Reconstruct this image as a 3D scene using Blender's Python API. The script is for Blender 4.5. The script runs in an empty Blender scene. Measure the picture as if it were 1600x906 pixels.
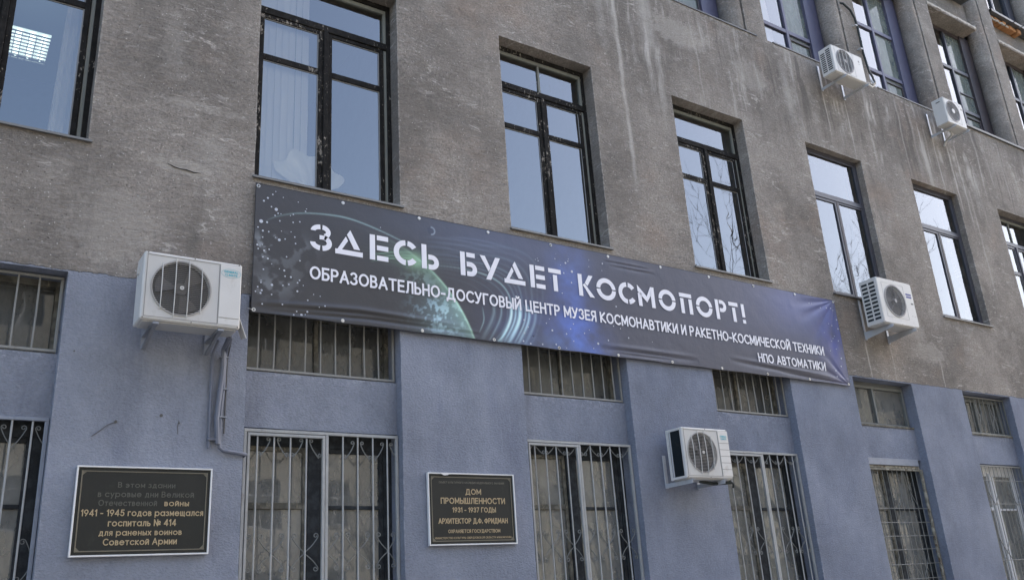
import bpy, bmesh, math, random
import numpy as np
from mathutils import Vector, Matrix, noise
random.seed(7); rng = np.random.default_rng(11)
S = bpy.context.scene
# ------------------------------------------------------------------ camera
F, YAW, PIT, ROLL = 1365.39, 0.604599515, 0.342488459, -0.066206905
cy, sy, cp, sp = math.cos(YAW), math.sin(YAW), math.cos(PIT), math.sin(PIT)
f_ = Vector((sy*cp, cy*cp, sp)); r_ = Vector((cy, -sy, 0)); u_ = r_.cross(f_)
cr, sr = math.cos(ROLL), math.sin(ROLL)
r2 = r_*cr + u_*sr; u2 = -r_*sr + u_*cr
cd = bpy.data.cameras.new('camera'); cam = bpy.data.objects.new('camera', cd)
S.collection.objects.link(cam); S.camera = cam
m3 = Matrix((r2, u2, -f_)).transposed()
cam.matrix_world = Matrix.Translation((0, -8, 1.6)) @ m3.to_4x4()
cd.sensor_width = 36; cd.lens = F/1600*36; cd.clip_end = 2000; cd.clip_start = .05
# ------------------------------------------------------------------ sky, sun, exposure
SUN_EL, SUN_AZ = math.radians(38), math.radians(76)   # azimuth clockwise from +Y (behind the facade) towards +X
W = bpy.data.worlds.new("World"); S.world = W; W.use_nodes = True
wn = W.node_tree.nodes; bg = wn['Background']
sky = wn.new('ShaderNodeTexSky'); sky.sky_type = 'NISHITA'; sky.sun_disc = False
sky.sun_elevation = SUN_EL; sky.sun_rotation = SUN_AZ
sky.air_density = 1.0; sky.dust_density = 4.2; sky.ozone_density = 1.0; sky.altitude = 200
W.node_tree.links.new(sky.outputs[0], bg.inputs[0]); bg.inputs[1].default_value = 0.12
sd = bpy.data.lights.new('sun', 'SUN'); sun = bpy.data.objects.new('sun', sd); S.collection.objects.link(sun)
sd.energy = 3.2; sd.angle = math.radians(.5); sd.color = (1, .93, .82)
sdir = Vector((math.sin(SUN_AZ)*math.cos(SUN_EL), math.cos(SUN_AZ)*math.cos(SUN_EL), math.sin(SUN_EL)))
sun.rotation_euler = (-sdir).to_track_quat('-Z', 'Y').to_euler(); sun.location = (20, 20, 30)
S.view_settings.view_transform = 'Standard'; S.view_settings.look = 'None'
S.view_settings.exposure = 2.3; S.view_settings.gamma = 1
S.render.engine = 'CYCLES'
# ------------------------------------------------------------------ helpers
COL = S.collection
def tag(o, label=None, cat=None, group=None, kind=None):
    if label: o['label'] = label
    if cat: o['category'] = cat
    if group: o['group'] = group
    if kind: o['kind'] = kind
    return o
def empty(name, loc, label, cat, group=None):
    o = bpy.data.objects.new(name, None); COL.objects.link(o); o.location = loc
    return tag(o, label, cat, group)
class MB:
    def __init__(s): s.v = []; s.f = []
    def quad(s, a, b, c, d):
        n = len(s.v); s.v += [a, b, c, d]; s.f.append((n, n+1, n+2, n+3)); return s
    def box(s, x0, x1, y0, y1, z0, z1, bev=0):
        if bev:
            b = min(bev, (x1-x0)*.45, (y1-y0)*.45, (z1-z0)*.45)
            n = len(s.v); idx = {}
            for i, x in enumerate((x0, x1)):
                for j, y in enumerate((y0, y1)):
                    for k, z in enumerate((z0, z1)):
                        sx = b if i == 0 else -b; sY = b if j == 0 else -b; sz = b if k == 0 else -b
                        idx[i, j, k, 0] = len(s.v); s.v.append((x, y+sY, z+sz))
                        idx[i, j, k, 1] = len(s.v); s.v.append((x+sx, y, z+sz))
                        idx[i, j, k, 2] = len(s.v); s.v.append((x+sx, y+sY, z))
            A = s.f.append
            for i in (0, 1): A([idx[i, j, k, 0] for j, k in ((0, 0), (0, 1), (1, 1), (1, 0))][::1 if i == 0 else -1])
            for j in (0, 1): A([idx[i, j, k, 1] for i, k in ((0, 0), (1, 0), (1, 1), (0, 1))][::1 if j == 0 else -1])
            for k in (0, 1): A([idx[i, j, k, 2] for i, j in ((0, 0), (0, 1), (1, 1), (1, 0))][::1 if k == 0 else -1])
            for i in (0, 1):
                for j in (0, 1): A((idx[i, j, 0, 0], idx[i, j, 0, 1], idx[i, j, 1, 1], idx[i, j, 1, 0]))
                for k in (0, 1): A((idx[i, 0, k, 0], idx[i, 0, k, 2], idx[i, 1, k, 2], idx[i, 1, k, 0]))
            for j in (0, 1):
                for k in (0, 1): A((idx[0, j, k, 1], idx[0, j, k, 2], idx[1, j, k, 2], idx[1, j, k, 1]))
            for i in (0, 1):
                for j in (0, 1):
                    for k in (0, 1): A((idx[i, j, k, 0], idx[i, j, k, 1], idx[i, j, k, 2]))
            return s
        n = len(s.v)
        s.v += [(x0, y0, z0), (x1, y0, z0), (x1, y1, z0), (x0, y1, z0), (x0, y0, z1), (x1, y0, z1), (x1, y1, z1), (x0, y1, z1)]
        s.f += [tuple(n+i for i in q) for q in ((0, 3, 2, 1), (4, 5, 6, 7), (0, 1, 5, 4), (1, 2, 6, 5), (2, 3, 7, 6), (3, 0, 4, 7))]
        return s
    def tube(s, pts, r, n=6, cap=True, rs=None):
        pts = [Vector(p) for p in pts]; base = len(s.v); ref = None
        for i, p in enumerate(pts):
            t = (pts[min(i+1, len(pts)-1)] - pts[max(i-1, 0)]).normalized()
            if ref is None: ref = Vector((0, 0, 1)) if abs(t.z) < .9 else Vector((1, 0, 0))
            a = t.cross(ref); a = a.normalized() if a.length > 1e-5 else Vector((1, 0, 0)); b = a.cross(t).normalized(); ref = b
            rr = rs[i] if rs else r
            for k in range(n):
                g = 2*math.pi*k/n; s.v.append(tuple(p + a*math.cos(g)*rr + b*math.sin(g)*rr))
        for i in range(len(pts)-1):
            for k in range(n):
                q = base+i*n; s.f.append((q+k, q+(k+1) % n, q+n+(k+1) % n, q+n+k))
        if cap:
            s.f.append(tuple(base+k for k in range(n))[::-1]); s.f.append(tuple(base+(len(pts)-1)*n+k for k in range(n)))
        return s
    def poly(s, pts, y, dy=.002):
        """flat polygon in the xz plane, with a thin edge"""
        n = len(s.v); m = len(pts)
        s.v += [(x, y, z) for x, z in pts] + [(x, y+dy, z) for x, z in pts]
        s.f.append(tuple(range(n, n+m)))
        for i in range(m): s.f.append((n+i, n+(i+1) % m, n+m+(i+1) % m, n+m+i))
        return s
    def disc(s, x, y, z, r, n=16, h=.003):
        return s.poly([(x+r*math.cos(2*math.pi*k/n), z+r*math.sin(2*math.pi*k/n)) for k in range(n)], y, h)
    def ring(s, x, y, z, r0, r1, n=16, h=.003):
        b = len(s.v)
        for k in range(n):
            c, d = math.cos(2*math.pi*k/n), math.sin(2*math.pi*k/n)
            s.v += [(x+r0*c, y, z+r0*d), (x+r1*c, y, z+r1*d), (x+r1*c, y+h, z+r1*d), (x+r0*c, y+h, z+r0*d)]
        for k in range(n):
            p = b+4*k; q = b+4*((k+1) % n)
            s.f += [(p, p+1, q+1, q), (p+1, p+2, q+2, q+1), (p+3, p, q, q+3)]
        return s
    def build(s, name, mat, parent=None, smooth=False, fix=True, off=None):
        me = bpy.data.meshes.new(name)
        v = s.v if off is None else [(a-off[0], b-off[1], c-off[2]) for a, b, c in s.v]
        me.from_pydata(v, [], s.f)
        if fix:
            bm = bmesh.new(); bm.from_mesh(me); bmesh.ops.recalc_face_normals(bm, faces=bm.faces); bm.to_mesh(me); bm.free()
        if mat is not None: me.materials.append(mat)
        if smooth:
            me.shade_smooth(); me.set_sharp_from_angle(angle=math.radians(35))
        o = bpy.data.objects.new(name, me); COL.objects.link(o)
        if name in ('scroll', 'broken_edge', 'louvre', 'side_vent', 'groove', 'emblem', 'putty', 'coil', 'rib', 'nail', 'panel_seam', 'hem', 'tie_cord'): o['kind'] = 'stuff'
        if parent is not None:
            o.parent = parent
            # geometry is given in world space: cancel the parents' offsets
            loc = Vector((0, 0, 0)); p = parent
            while p is not None: loc += p.location; p = p.parent
            o.location = -loc
        return o
# ------------------------------------------------------------------ materials
def mat(name, col=(.5, .5, .5), rough=.6, metal=0, spec=.5):
    m = bpy.data.materials.new(name); m.use_nodes = True; b = m.node_tree.nodes['Principled BSDF']
    b.inputs['Base Color'].default_value = (*col, 1); b.inputs['Roughness'].default_value = rough
    b.inputs['Metallic'].default_value = metal; b.inputs['Specular IOR Level'].default_value = spec
    return m
class N:
    """tiny node-building helper"""
    def __init__(s, m): s.t = m.node_tree; s.b = s.t.nodes['Principled BSDF'] if 'Principled BSDF' in s.t.nodes else None; s._p = None
    def new(s, ty, **k):
        n = s.t.nodes.new(ty)
        for a, v in k.items(): setattr(n, a, v)
        return n
    def put(s, sock, v):
        if hasattr(v, 'links') or isinstance(v, bpy.types.NodeSocket): s.t.links.new(v, sock)
        else: sock.default_value = v
    def pos(s):
        if s._p is None: s._p = s.new('ShaderNodeNewGeometry').outputs['Position']
        return s._p
    def math(s, op, a, b=0.0, c=None, clamp=False):
        n = s.new('ShaderNodeMath', operation=op, use_clamp=clamp); s.put(n.inputs[0], a); s.put(n.inputs[1], b)
        if c is not None: s.put(n.inputs[2], c)
        return n.outputs[0]
    def scale(s, v, sc, off=(0, 0, 0), rot=(0, 0, 0)):
        n = s.new('ShaderNodeMapping'); s.put(n.inputs[0], v); n.inputs['Scale'].default_value = sc; n.inputs['Location'].default_value = off; n.inputs['Rotation'].default_value = rot
        return n.outputs[0]
    def noise(s, v, scale=5, detail=3, rough=.5, dist=0):
        n = s.new('ShaderNodeTexNoise'); s.put(n.inputs['Vector'], v); n.inputs['Scale'].default_value = scale
        n.inputs['Detail'].default_value = detail; n.inputs['Roughness'].default_value = rough; n.inputs['Distortion'].default_value = dist
        return n.outputs[0]
    def vor(s, v, scale=5, feat='F1'):
        n = s.new('ShaderNodeTexVoronoi', feature=feat); s.put(n.inputs['Vector'], v); n.inputs['Scale'].default_value = scale
        return n
    def step(s, v, a, b, lo=0.0, hi=1.0):
        n = s.new('ShaderNodeMapRange', interpolation_type='SMOOTHSTEP'); s.put(n.inputs[0], v)
        n.inputs[1].default_value = a; n.inputs[2].default_value = b; n.inputs[3].default_value = lo; n.inputs[4].default_value = hi
        return n.outputs[0]
    def mix(s, f, a, b, blend='MIX'):
        n = s.new('ShaderNodeMix', data_type='RGBA', blend_type=blend); s.put(n.inputs[0], f)
        for i, v in ((6, a), (7, b)): s.put(n.inputs[i], (*v, 1) if isinstance(v, tuple) and len(v) == 3 else v)
        return n.outputs[2]
    def sep(s, v):
        n = s.new('ShaderNodeSeparateXYZ'); s.put(n.inputs[0], v); return n.outputs
    def attr(s, name):
        return s.new('ShaderNodeAttribute', attribute_name=name)
    def bump(s, h, strength=.5, dist=.01, nrm=None):
        n = s.new('ShaderNodeBump'); s.put(n.inputs['Height'], h); n.inputs['Strength'].default_value = strength; n.inputs['Distance'].default_value = dist
        if nrm is not None: s.put(n.inputs['Normal'], nrm)
        return n.outputs[0]
    def out(s, **k):
        for a, v in k.items(): s.put(s.b.inputs[a.replace('_', ' ')], v)

def plaster():
    m = mat('weathered_plaster', rough=.93, spec=.2); n = N(m); P = n.pos(); x, y, z = n.sep(P)
    big = n.noise(P, .45, 4, .6); mid = n.noise(P, 2.3, 5, .65); fine = n.noise(P, 26, 4, .7); vf = n.noise(P, 95, 3, .7)
    c = n.mix(n.step(big, .38, .64), (.215, .195, .174), (.345, .312, .278))
    c = n.mix(n.math('MULTIPLY', n.step(mid, .5, .72), .45), c, (.43, .395, .355))
    c = n.mix(n.math('MULTIPLY', n.step(n.noise(n.scale(P, (1, 1, 1), (9, 3, 4)), 1.1, 5, .65), .5, .74), .5), c, (.175, .162, .148))
    c = n.mix(n.math('MULTIPLY', n.step(n.noise(n.scale(P, (1, 1, 1), (3, 7, 1)), .8, 3, .6), .52, .72), .35), c, (.36, .27, .21))
    # trowel scratches, slanting slightly
    rp = n.scale(P, (1.3, 1, 4.2), rot=(0, math.radians(-14), 0))
    sc = n.noise(rp, 3.0, 6, .75, 1.2)
    scm = n.math('MULTIPLY', n.step(sc, .55, .66), n.step(n.noise(P, 1.4, 3), .42, .62))
    c = n.mix(n.math('MULTIPLY', scm, .85), c, (.58, .54, .50))
    rp2 = n.scale(P, (2.2, 1, 7), (5, 5, 5), rot=(0, math.radians(24), 0))
    scm2 = n.math('MULTIPLY', n.step(n.noise(rp2, 4.5, 6, .8, 1.6), .6, .68), n.step(n.noise(n.scale(P, (1, 1, 1), (4, 4, 4)), 1.8, 3), .48, .62))
    c = n.mix(n.math('MULTIPLY', scm2, .85), c, (.60, .56, .52))
    gn = n.noise(n.scale(P, (1, 1, 1.2)), 30, 3, .8); g2 = n.noise(n.scale(P, (1, 1, 1.3), rot=(0, math.radians(-18), 0)), 5.5, 7, .78, 1.2)
    rg = n.step(n.noise(P, .9, 3), .35, .65, .6, 1.35)
    fac = n.math('ADD', n.math('MULTIPLY', n.math('MULTIPLY', n.math('SUBTRACT', gn, .5), 1.25), rg), n.math('ADD', 1.03, n.math('MULTIPLY', n.math('SUBTRACT', g2, .5), .95)))
    cf = n.new('ShaderNodeCombineXYZ'); [n.put(cf.inputs[i], fac) for i in range(3)]
    c = n.mix(1.0, c, cf.outputs[0], 'MULTIPLY')
    # light grains of chipped sand
    v = n.vor(P, 26); gr = n.math('MULTIPLY', n.step(v.outputs['Distance'], .2, .08), n.step(n.sep(v.outputs['Color'])[0], .66, .72))
    c = n.mix(n.math('MULTIPLY', gr, .75), c, (.78, .75, .71))
    v2 = n.vor(P, 60); gr2 = n.math('MULTIPLY', n.step(v2.outputs['Distance'], .3, .12), n.step(n.sep(v2.outputs['Color'])[0], .8, .9))
    c = n.mix(n.math('MULTIPLY', gr2, .4), c, (.5, .47, .44))
    v3 = n.vor(n.scale(P, (1, 1, 1), (2, 2, 2)), 17); pit = n.math('MULTIPLY', n.step(v3.outputs['Distance'], .16, .07), n.step(n.sep(v3.outputs['Color'])[1], .85, .9))
    c = n.mix(n.math('MULTIPLY', pit, .6), c, (.09, .08, .07))
    c = n.mix(n.math('MULTIPLY', n.step(fine, .5, .3), .22), c, (.1, .09, .08))
    # lime runs below the upper ledges
    wob = n.math('MULTIPLY', n.math('SUBTRACT', n.noise(n.scale(P, (.5, .5, 1.2)), 1.2, 2), .5), .14)
    xx = n.math('ADD', x, wob)
    cx = n.new('ShaderNodeCombineXYZ'); n.put(cx.inputs[0], xx); n.put(cx.inputs[2], n.math('MULTIPLY', z, .09)); runs = cx.outputs[0]
    rn = n.noise(runs, 3.2, 5, .7)
    under = n.math('MULTIPLY', n.step(z, 10.56, 10.35), n.step(z, 7.6, 9.9))
    under = n.math('MULTIPLY', under, n.step(x, 6.0, 8.5))
    edge = n.step(n.noise(n.scale(P, (1, 1, .8)), 1.7, 4, .6), .40, .60)
    c = n.mix(n.math('MULTIPLY', n.math('MULTIPLY', n.step(rn, .50, .64), n.math('MULTIPLY', under, edge)), .95), c, (.60, .57, .53))
    c = n.mix(n.math('MULTIPLY', n.math('MULTIPLY', n.step(rn, .47, .36), under), .6), c, (.11, .10, .092))
    tot = None
    for (x0, w, za, zb, k) in ((7.73, .06, 10.6, 6.9, .75), (7.45, .14, 10.6, 9.2, .4), (8.35, .25, 10.4, 9.3, .6), (9.4, .03, 9.8, 8.4, .5), (12.33, .03, 5.2, 4.3, .8), (12.98, .025, 5.2, 4.5, .5), (14.35, .025, 5.0, 4.2, .7),
                               (12.58, .025, 9.9, 8.9, .7), (13.2, .03, 9.9, 8.7, .7), (13.85, .05, 10.2, 8.6, .55), (16.0, .03, 9.85, 8.4, .7), (16.48, .05, 9.8, 8.3, .75), (16.75, .04, 9.9, 8.0, .6), (17.6, .05, 10.4, 8.7, .5), (18.6, .04, 10.4, 8.9, .4), (14.9, .04, 10.4, 8.8, .45), (15.3, .06, 10.4, 8.9, .35), (11.55, .16, 10.2, 9.0, .45), (16.9, .05, 8.9, 6.5, .4), (10.3, .05, 10.1, 8.7, .3), (2.0, .25, 6.2, 5.7, .35)):
        d = n.math('ABSOLUTE', n.math('SUBTRACT', xx, x0)); a = n.step(d, w, 0.0, 0, k)
        a = n.math('MULTIPLY', a, n.math('MULTIPLY', n.step(z, zb-.3, zb+.6), n.step(z, za+.08, za-.15)))
        tot = a if tot is None else n.math('MAXIMUM', tot, a)
    tot = n.math('MULTIPLY', tot, n.step(mid, .25, .6, .35, 1.0))
    c = n.mix(tot, c, (.58, .55, .51))
    for (x0, z0, rx, rz, k) in ((1.72, 5.80, .34, .09, .85), (1.15, 5.05, .42, .42, .5), (1.55, 7.1, .12, .4, .35), (1.85, 6.5, .5, .06, .5), (14.1, 5.15, .5, .22, .6), (9.0, 9.9, .7, .28, .7), (10.6, 9.6, .5, .35, .5), (13.9, 5.6, .2, .3, .5), (3.0, 5.0, .5, .2, .3)):
        dx = n.math('MULTIPLY', n.math('SUBTRACT', x, x0), 1/rx); dz = n.math('MULTIPLY', n.math('SUBTRACT', z, z0), 1/rz)
        d = n.math('ADD', n.math('SQRT', n.math('ADD', n.math('MULTIPLY', dx, dx), n.math('MULTIPLY', dz, dz))), n.math('MULTIPLY', n.math('SUBTRACT', n.noise(P, 9, 5, .75), .5), 2.4))
        c = n.mix(n.math('MULTIPLY', n.step(d, 1.1, .55), k*.7), c, (.50, .465, .42))
    # dark damp runs with shape of their own
    c = n.mix(n.math('MULTIPLY', n.step(n.noise(n.scale(runs, (1, 1, 1), (7, 0, 0)), 2.1, 4, .7), .56, .72), .35), c, (.15, .14, .125))
    # whitish worn arrises
    e = n.attr('edge').outputs['Fac']
    c = n.mix(n.math('MULTIPLY', n.math('MULTIPLY', e, n.step(n.noise(P, 13, 4, .7), .42, .6)), .75), c, (.55, .52, .48))
    # ---- blue-grey paint of the base storey
    jag = n.math('MULTIPLY', n.math('SUBTRACT', n.noise(P, 5, 5, .75), .5), .09)
    pm = n.step(n.math('ADD', z, jag), 4.580, 4.572)
    b = n.mix(n.step(n.noise(P, .7, 4, .6), .38, .64), (.180, .203, .264), (.218, .243, .305))
    b = n.mix(n.step(x, 1.0, 9.0, 0, .85), n.mix(.75, b, (.25, .268, .312)), b)
    b = n.mix(n.math('MULTIPLY', n.step(n.noise(P, 3.1, 5, .7), .54, .72), .3), b, (.245, .265, .345))
    b = n.mix(n.math('MULTIPLY', n.step(n.noise(n.scale(P, (1.5, 1, .35), (4, 4, 4)), 1.6, 5, .7), .55, .75), .35), b, (.13, .145, .205))
    b = n.mix(n.math('MULTIPLY', n.step(n.noise(P, 45, 3, .7), .62, .74), .4), b, (.36, .39, .47))
    bf = n.math('ADD', 1.0, n.math('ADD', n.math('MULTIPLY', n.math('SUBTRACT', n.noise(P, 30, 3, .6), .5), .42), n.math('MULTIPLY', n.math('SUBTRACT', n.noise(n.scale(P, (1, 1, .7)), 1.3, 5, .68), .5), 1.0)))
    cb_ = n.new('ShaderNodeCombineXYZ'); [n.put(cb_.inputs[i], bf) for i in range(3)]
    b = n.mix(1.0, b, cb_.outputs[0], 'MULTIPLY')
    vs = n.vor(n.scale(P, (1, 1, .55), (1, 5, 1)), 5.0); sm = n.math('MULTIPLY', n.step(n.math('ADD', vs.outputs['Distance'], n.math('MULTIPLY', mid, .2)), .25, .12), n.step(n.sep(vs.outputs['Color'])[0], .86, .92))
    b = n.mix(n.math('MULTIPLY', sm, .5), b, (.10, .11, .13))
    b = n.mix(n.math('MULTIPLY', e, n.math('MULTIPLY', n.step(n.noise(P, 15, 4, .7), .5, .62), .6)), b, (.36, .38, .44))
    c = n.mix(pm, c, b)
    # relief
    h1 = n.math('ADD', n.math('MULTIPLY', gn, .8), n.math('MULTIPLY', vf, .2))
    h1 = n.math('ADD', h1, n.math('MULTIPLY', n.noise(rp, 3.5, 7, .8, 1.6), 1.3))
    h1 = n.math('ADD', h1, n.math('MULTIPLY', gr, .15)); h1 = n.math('SUBTRACT', h1, n.math('MULTIPLY', pit, .3))
    h2 = n.math('ADD', n.math('MULTIPLY', n.noise(n.scale(P, (1, 1, 1.5)), 42, 3, .6), .42), n.math('MULTIPLY', n.noise(P, 9, 3, .5), .25))
    mh = n.new('ShaderNodeMix', data_type='FLOAT'); n.put(mh.inputs[0], pm); n.put(mh.inputs[2], h1); n.put(mh.inputs[3], h2)
    nm = n.bump(mh.outputs[0], 1.0, .026)
    n.out(Base_Color=c, Normal=nm); return m

def peeling(name, col, chip=(.42, .38, .33), amt=.60, rough=.5):
    m = mat(name, col, rough); n = N(m); P = n.pos()
    a = n.noise(n.scale(P, (1, 1, .45)), 34, 5, .75); b = n.noise(P, 2.2, 3)
    k = n.step(n.math('ADD', a, n.math('MULTIPLY', b, .35)), amt+.14, amt+.19)
    c = n.mix(n.step(n.noise(P, 12, 4), .4, .65), tuple(q*.75 for q in col), tuple(q*1.4 for q in col))
    c = n.mix(k, c, n.mix(n.noise(P, 60, 2), chip, tuple(q*.55 for q in chip)))
    m.node_tree.nodes['Principled BSDF'].inputs['Specular IOR Level'].default_value = .25
    n.out(Base_Color=c, Normal=n.bump(n.math('ADD', n.math('MULTIPLY', k, -1), n.noise(P, 50, 3)), .35, .004), Roughness=n.step(a, .3, .7, rough, rough+.25)); return m
def dusty(name, col, rough=.5, metal=0, var=.25, dirt=(.16, .14, .12), dk=.35, sc=3.0):
    m = mat(name, col, rough, metal); n = N(m); P = n.pos()
    c = n.mix(n.noise(P, sc, 4, .6), tuple(q*(1-var) for q in col), tuple(min(1, q*(1+var*.5)) for q in col))
    c = n.mix(n.math('MULTIPLY', n.step(n.noise(n.scale(P, (1, 1, .5), (3, 1, 2)), sc*3, 5, .7), .55, .78), dk), c, dirt)
    n.out(Base_Color=c, Normal=n.bump(n.noise(P, 80, 2), .12, .003)); return m
def glass(name, ior=2.55, tint=(.92, .95, .95), wav=.0016, dust=0, dcol=(.25, .25, .22)):
    m = bpy.data.materials.new(name); m.use_nodes = True; t = m.node_tree; t.nodes.clear(); n = N(m)
    out = n.new('ShaderNodeOutputMaterial'); mx = n.new('ShaderNodeMixShader'); tr = n.new('ShaderNodeBsdfTransparent'); gl = n.new('ShaderNodeBsdfGlossy'); fr = n.new('ShaderNodeFresnel')
    tr.inputs[0].default_value = (*tint, 1); gl.inputs[0].default_value = (1, 1, 1, 1); gl.inputs['Roughness'].default_value = .004
    fr.inputs[0].default_value = ior; P = n.pos()
    b = n.bump(n.noise(n.scale(P, (1, 1, .6)), 1.6, 2, .4), 1.0, wav); n.put(gl.inputs['Normal'], b)
    n.put(mx.inputs[0], fr.outputs[0]); n.put(mx.inputs[1], tr.outputs[0]); n.put(mx.inputs[2], gl.outputs[0]); 
    if dust:
        df = n.new('ShaderNodeBsdfDiffuse'); m2 = n.new('ShaderNodeMixShader')
        n.put(df.inputs[0], n.mix(n.noise(n.scale(P, (1, 1, .6)), 5, 4, .7), tuple(q*.7 for q in dcol), tuple(q*1.25 for q in dcol)))
        n.put(m2.inputs[0], n.math('MULTIPLY', n.step(n.noise(n.scale(P, (1, 1, .5), (3, 2, 1)), 2.2, 5, .7), .25, .75, .55, 1.25), dust)); n.put(m2.inputs[1], mx.outputs[0]); n.put(m2.inputs[2], df.outputs[0]); n.put(out.inputs[0], m2.outputs[0])
    else: n.put(out.inputs[0], mx.outputs[0])
    return m
M = {}
M['plaster'] = plaster()
M['blackwood'] = peeling('peeling_black_paint', (.013, .012, .011), amt=.65, rough=.75)
M['rail'] = peeling('flaking_rail_paint', (.013, .012, .011), amt=.60, rough=.75)
M['greyframe'] = dusty('dark_grey_frame', (.06, .06, .075), .4)
M['purple'] = dusty('violet_grey_frame', (.10, .10, .16), .45)
M['brownbox'] = dusty('brown_window_box', (.055, .045, .05), .5)
M['zinc'] = dusty('dull_zinc', (.20, .20, .195), .5, .3)
M['thinledge'] = dusty('dark_ledge_sheet', (.085, .09, .095), .5, .3)
M['glass'] = glass('window_glass'); M['bglass'] = glass('base_window_glass', 2.0, (.75, .8, .76), .004, .50, (.34, .345, .325)); M['tglass'] = glass('dusty_transom_glass', 1.8, (.7, .75, .7), .004, .68, (.165, .17, .165)); M['uglass'] = glass('pier_reflection_glass', 1.6, (.8, .86, .82), .002, .55, (.26, .30, .28))  # upper right panes: grey-green mixed into the glass in place of reflected piers
M['grille'] = dusty('pale_grille_paint', (.37, .38, .38), .5, 0, .3, (.17, .12, .09), .5, 9); M['tgrille'] = dusty('grey_transom_bars', (.27, .27, .255), .55, 0, .25, (.14, .12, .1), .5, 9)
M['grille_blue'] = dusty('bluish_grille_paint', (.24, .27, .33), .5, 0, .25, (.1, .08, .06), .4, 9)
M['scroll'] = dusty('dark_scroll_iron', (.17, .18, .175), .5, .1)
M['rust'] = peeling('rusty_painted_iron', (.26, .25, .21), (.13, .085, .055), .58, .75)
M['white'] = dusty('aged_white_casing', (.64, .63, .605), .5, 0, .10, (.36, .32, .27), .45, 3.5)
M['white2'] = dusty('grey_white_panel', (.54, .535, .515), .5, 0, .1, (.3, .27, .24), .35, 4)
M['metalw'] = dusty('pale_bracket_steel', (.5, .52, .55), .4, .2, .1, (.25, .2, .16), .3, 5)
M['darkin'] = mat('dark_fan_cavity', (.035, .035, .035), .6)
M['fin'] = dusty('condenser_fins', (.03, .042, .05), .4, .4)
M['wire'] = mat('grille_wire', (.30, .29, .275), .5)
M['blade'] = mat('fan_blade', (.085, .08, .075), .5)
M['screw'] = mat('screw_head', (.1, .1, .1), .4, .6)
M['teal'] = mat('teal_lettering', (.06, .42, .52), .5)
M['bluelogo'] = mat('blue_lettering', (.05, .06, .28), .5)
M['pipe_blue'] = dusty('painted_pipe', (.15, .165, .21), .5)
M['cable'] = mat('black_cable', (.015, .022, .02), .55)
M['brick'] = dusty('exposed_brick', (.42, .2, .08), .85, 0, .35, (.2, .12, .07), .5, 12)
M['lime'] = dusty('broken_plaster_edge', (.5, .46, .4), .9, 0, .3, (.25, .22, .19), .5, 14)
M['room'] = dusty('room_paint', (.20, .22, .25), .8); M['ceil'] = mat('room_ceiling', (.34, .37, .42), .8)
M['blind'] = mat('white_blind_fabric', (.85, .85, .87), .7); M['net'] = dusty('pale_curtain', (.5, .51, .47), .85, 0, .15)
M['ggrey'] = mat('pier_reflection_cloth', (.42, .46, .43), .85); M['whitefr'] = mat('white_plastic_frame', (.55, .57, .60), .4)
M['plaque'] = None
# ------------------------------------------------------------------ facade geometry
def disp(x, y, z):
    p = Vector((x, y, z)); a = noise.noise_vector(p*.8)*.006; b = noise.noise_vector(p*4.0)*.0028; c = noise.noise_vector(p*14)*.0015
    return a+b+c
def lines(vals, step=.13):
    vals = sorted(set(round(v, 5) for v in vals)); out = []
    for a, b in zip(vals, vals[1:]):
        k = max(1, int(math.ceil((b-a)/step)));  out += [a+(b-a)*i/k for i in range(k)]
    return out+[vals[-1]]
def wallmesh(name, parent, patches, arris, mt='plaster'):
    """patches: lists of quads rows as (u values, v values, fn(u,v)->xyz, keep(uc,vc))"""
    vs = {}; V = []; Fc = []; E = []
    def vid(p):
        k = (round(p[0], 4), round(p[1], 4), round(p[2], 4))
        if k not in vs:
            vs[k] = len(V); d = disp(*p); V.append((p[0]+d.x, p[1]+d.y, p[2]+d.z)); E.append(1.0 if arris(*p) else 0.0)
        return vs[k]
    for us, wv, fn, keep in patches:
        for i in range(len(us)-1):
            for j in range(len(wv)-1):
                if keep and not keep((us[i]+us[i+1])/2, (wv[j]+wv[j+1])/2): continue
                q = [vid(fn(us[i], wv[j])), vid(fn(us[i+1], wv[j])), vid(fn(us[i+1], wv[j+1])), vid(fn(us[i], wv[j+1]))]
                Fc.append(q)
    me = bpy.data.meshes.new(name); me.from_pydata(V, [], Fc); me.materials.append(M[mt])
    at = me.attributes.new('edge', 'FLOAT', 'POINT'); at.data.foreach_set('value', E)
    me.shade_smooth(); me.set_sharp_from_angle(angle=math.radians(40))
    o = bpy.data.objects.new(name, me); COL.objects.link(o)
    if parent: o.parent = parent
    return o
bld = empty('office_building', (0, 0, 0), 'grey plastered 1930s office building with a blue painted base storey', 'building')
XL, XR, ZT = -5.0, 27.0, 17.5
BT = 4.56
base = [(-2.36, .838), (2.427, 4.05), (5.605, 7.202), (8.705, 10.302), (11.798, 13.356), (14.842, 16.394), (17.90, 19.45), (20.97, 22.52)]
win = [(-.74, .876), (2.427, 4.085), (5.579, 7.135), (8.684, 10.233), (11.769, 13.309), (14.838, 16.386), (17.868, 19.42), (20.94, 22.49)]
base[0] = (-.76, .838)
WZ0 = [5.87, 5.86, 5.88, 5.885, 5.90, 5.90, 5.90, 5.90]; WZ1 = 8.657
colx = [13.79+3.01*(k-3) for k in range(0, 8)]; SB = .1
ups = [(c-2.38, c+.12) for c in colx]; UZ = 10.52
holes = [(a, b, 0.0, BT) for a, b in base]+[(a, b, WZ0[i], WZ1) for i, (a, b) in enumerate(win)]+[(a, b, UZ, ZT) for a, b in ups]
e_ = .018
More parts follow.
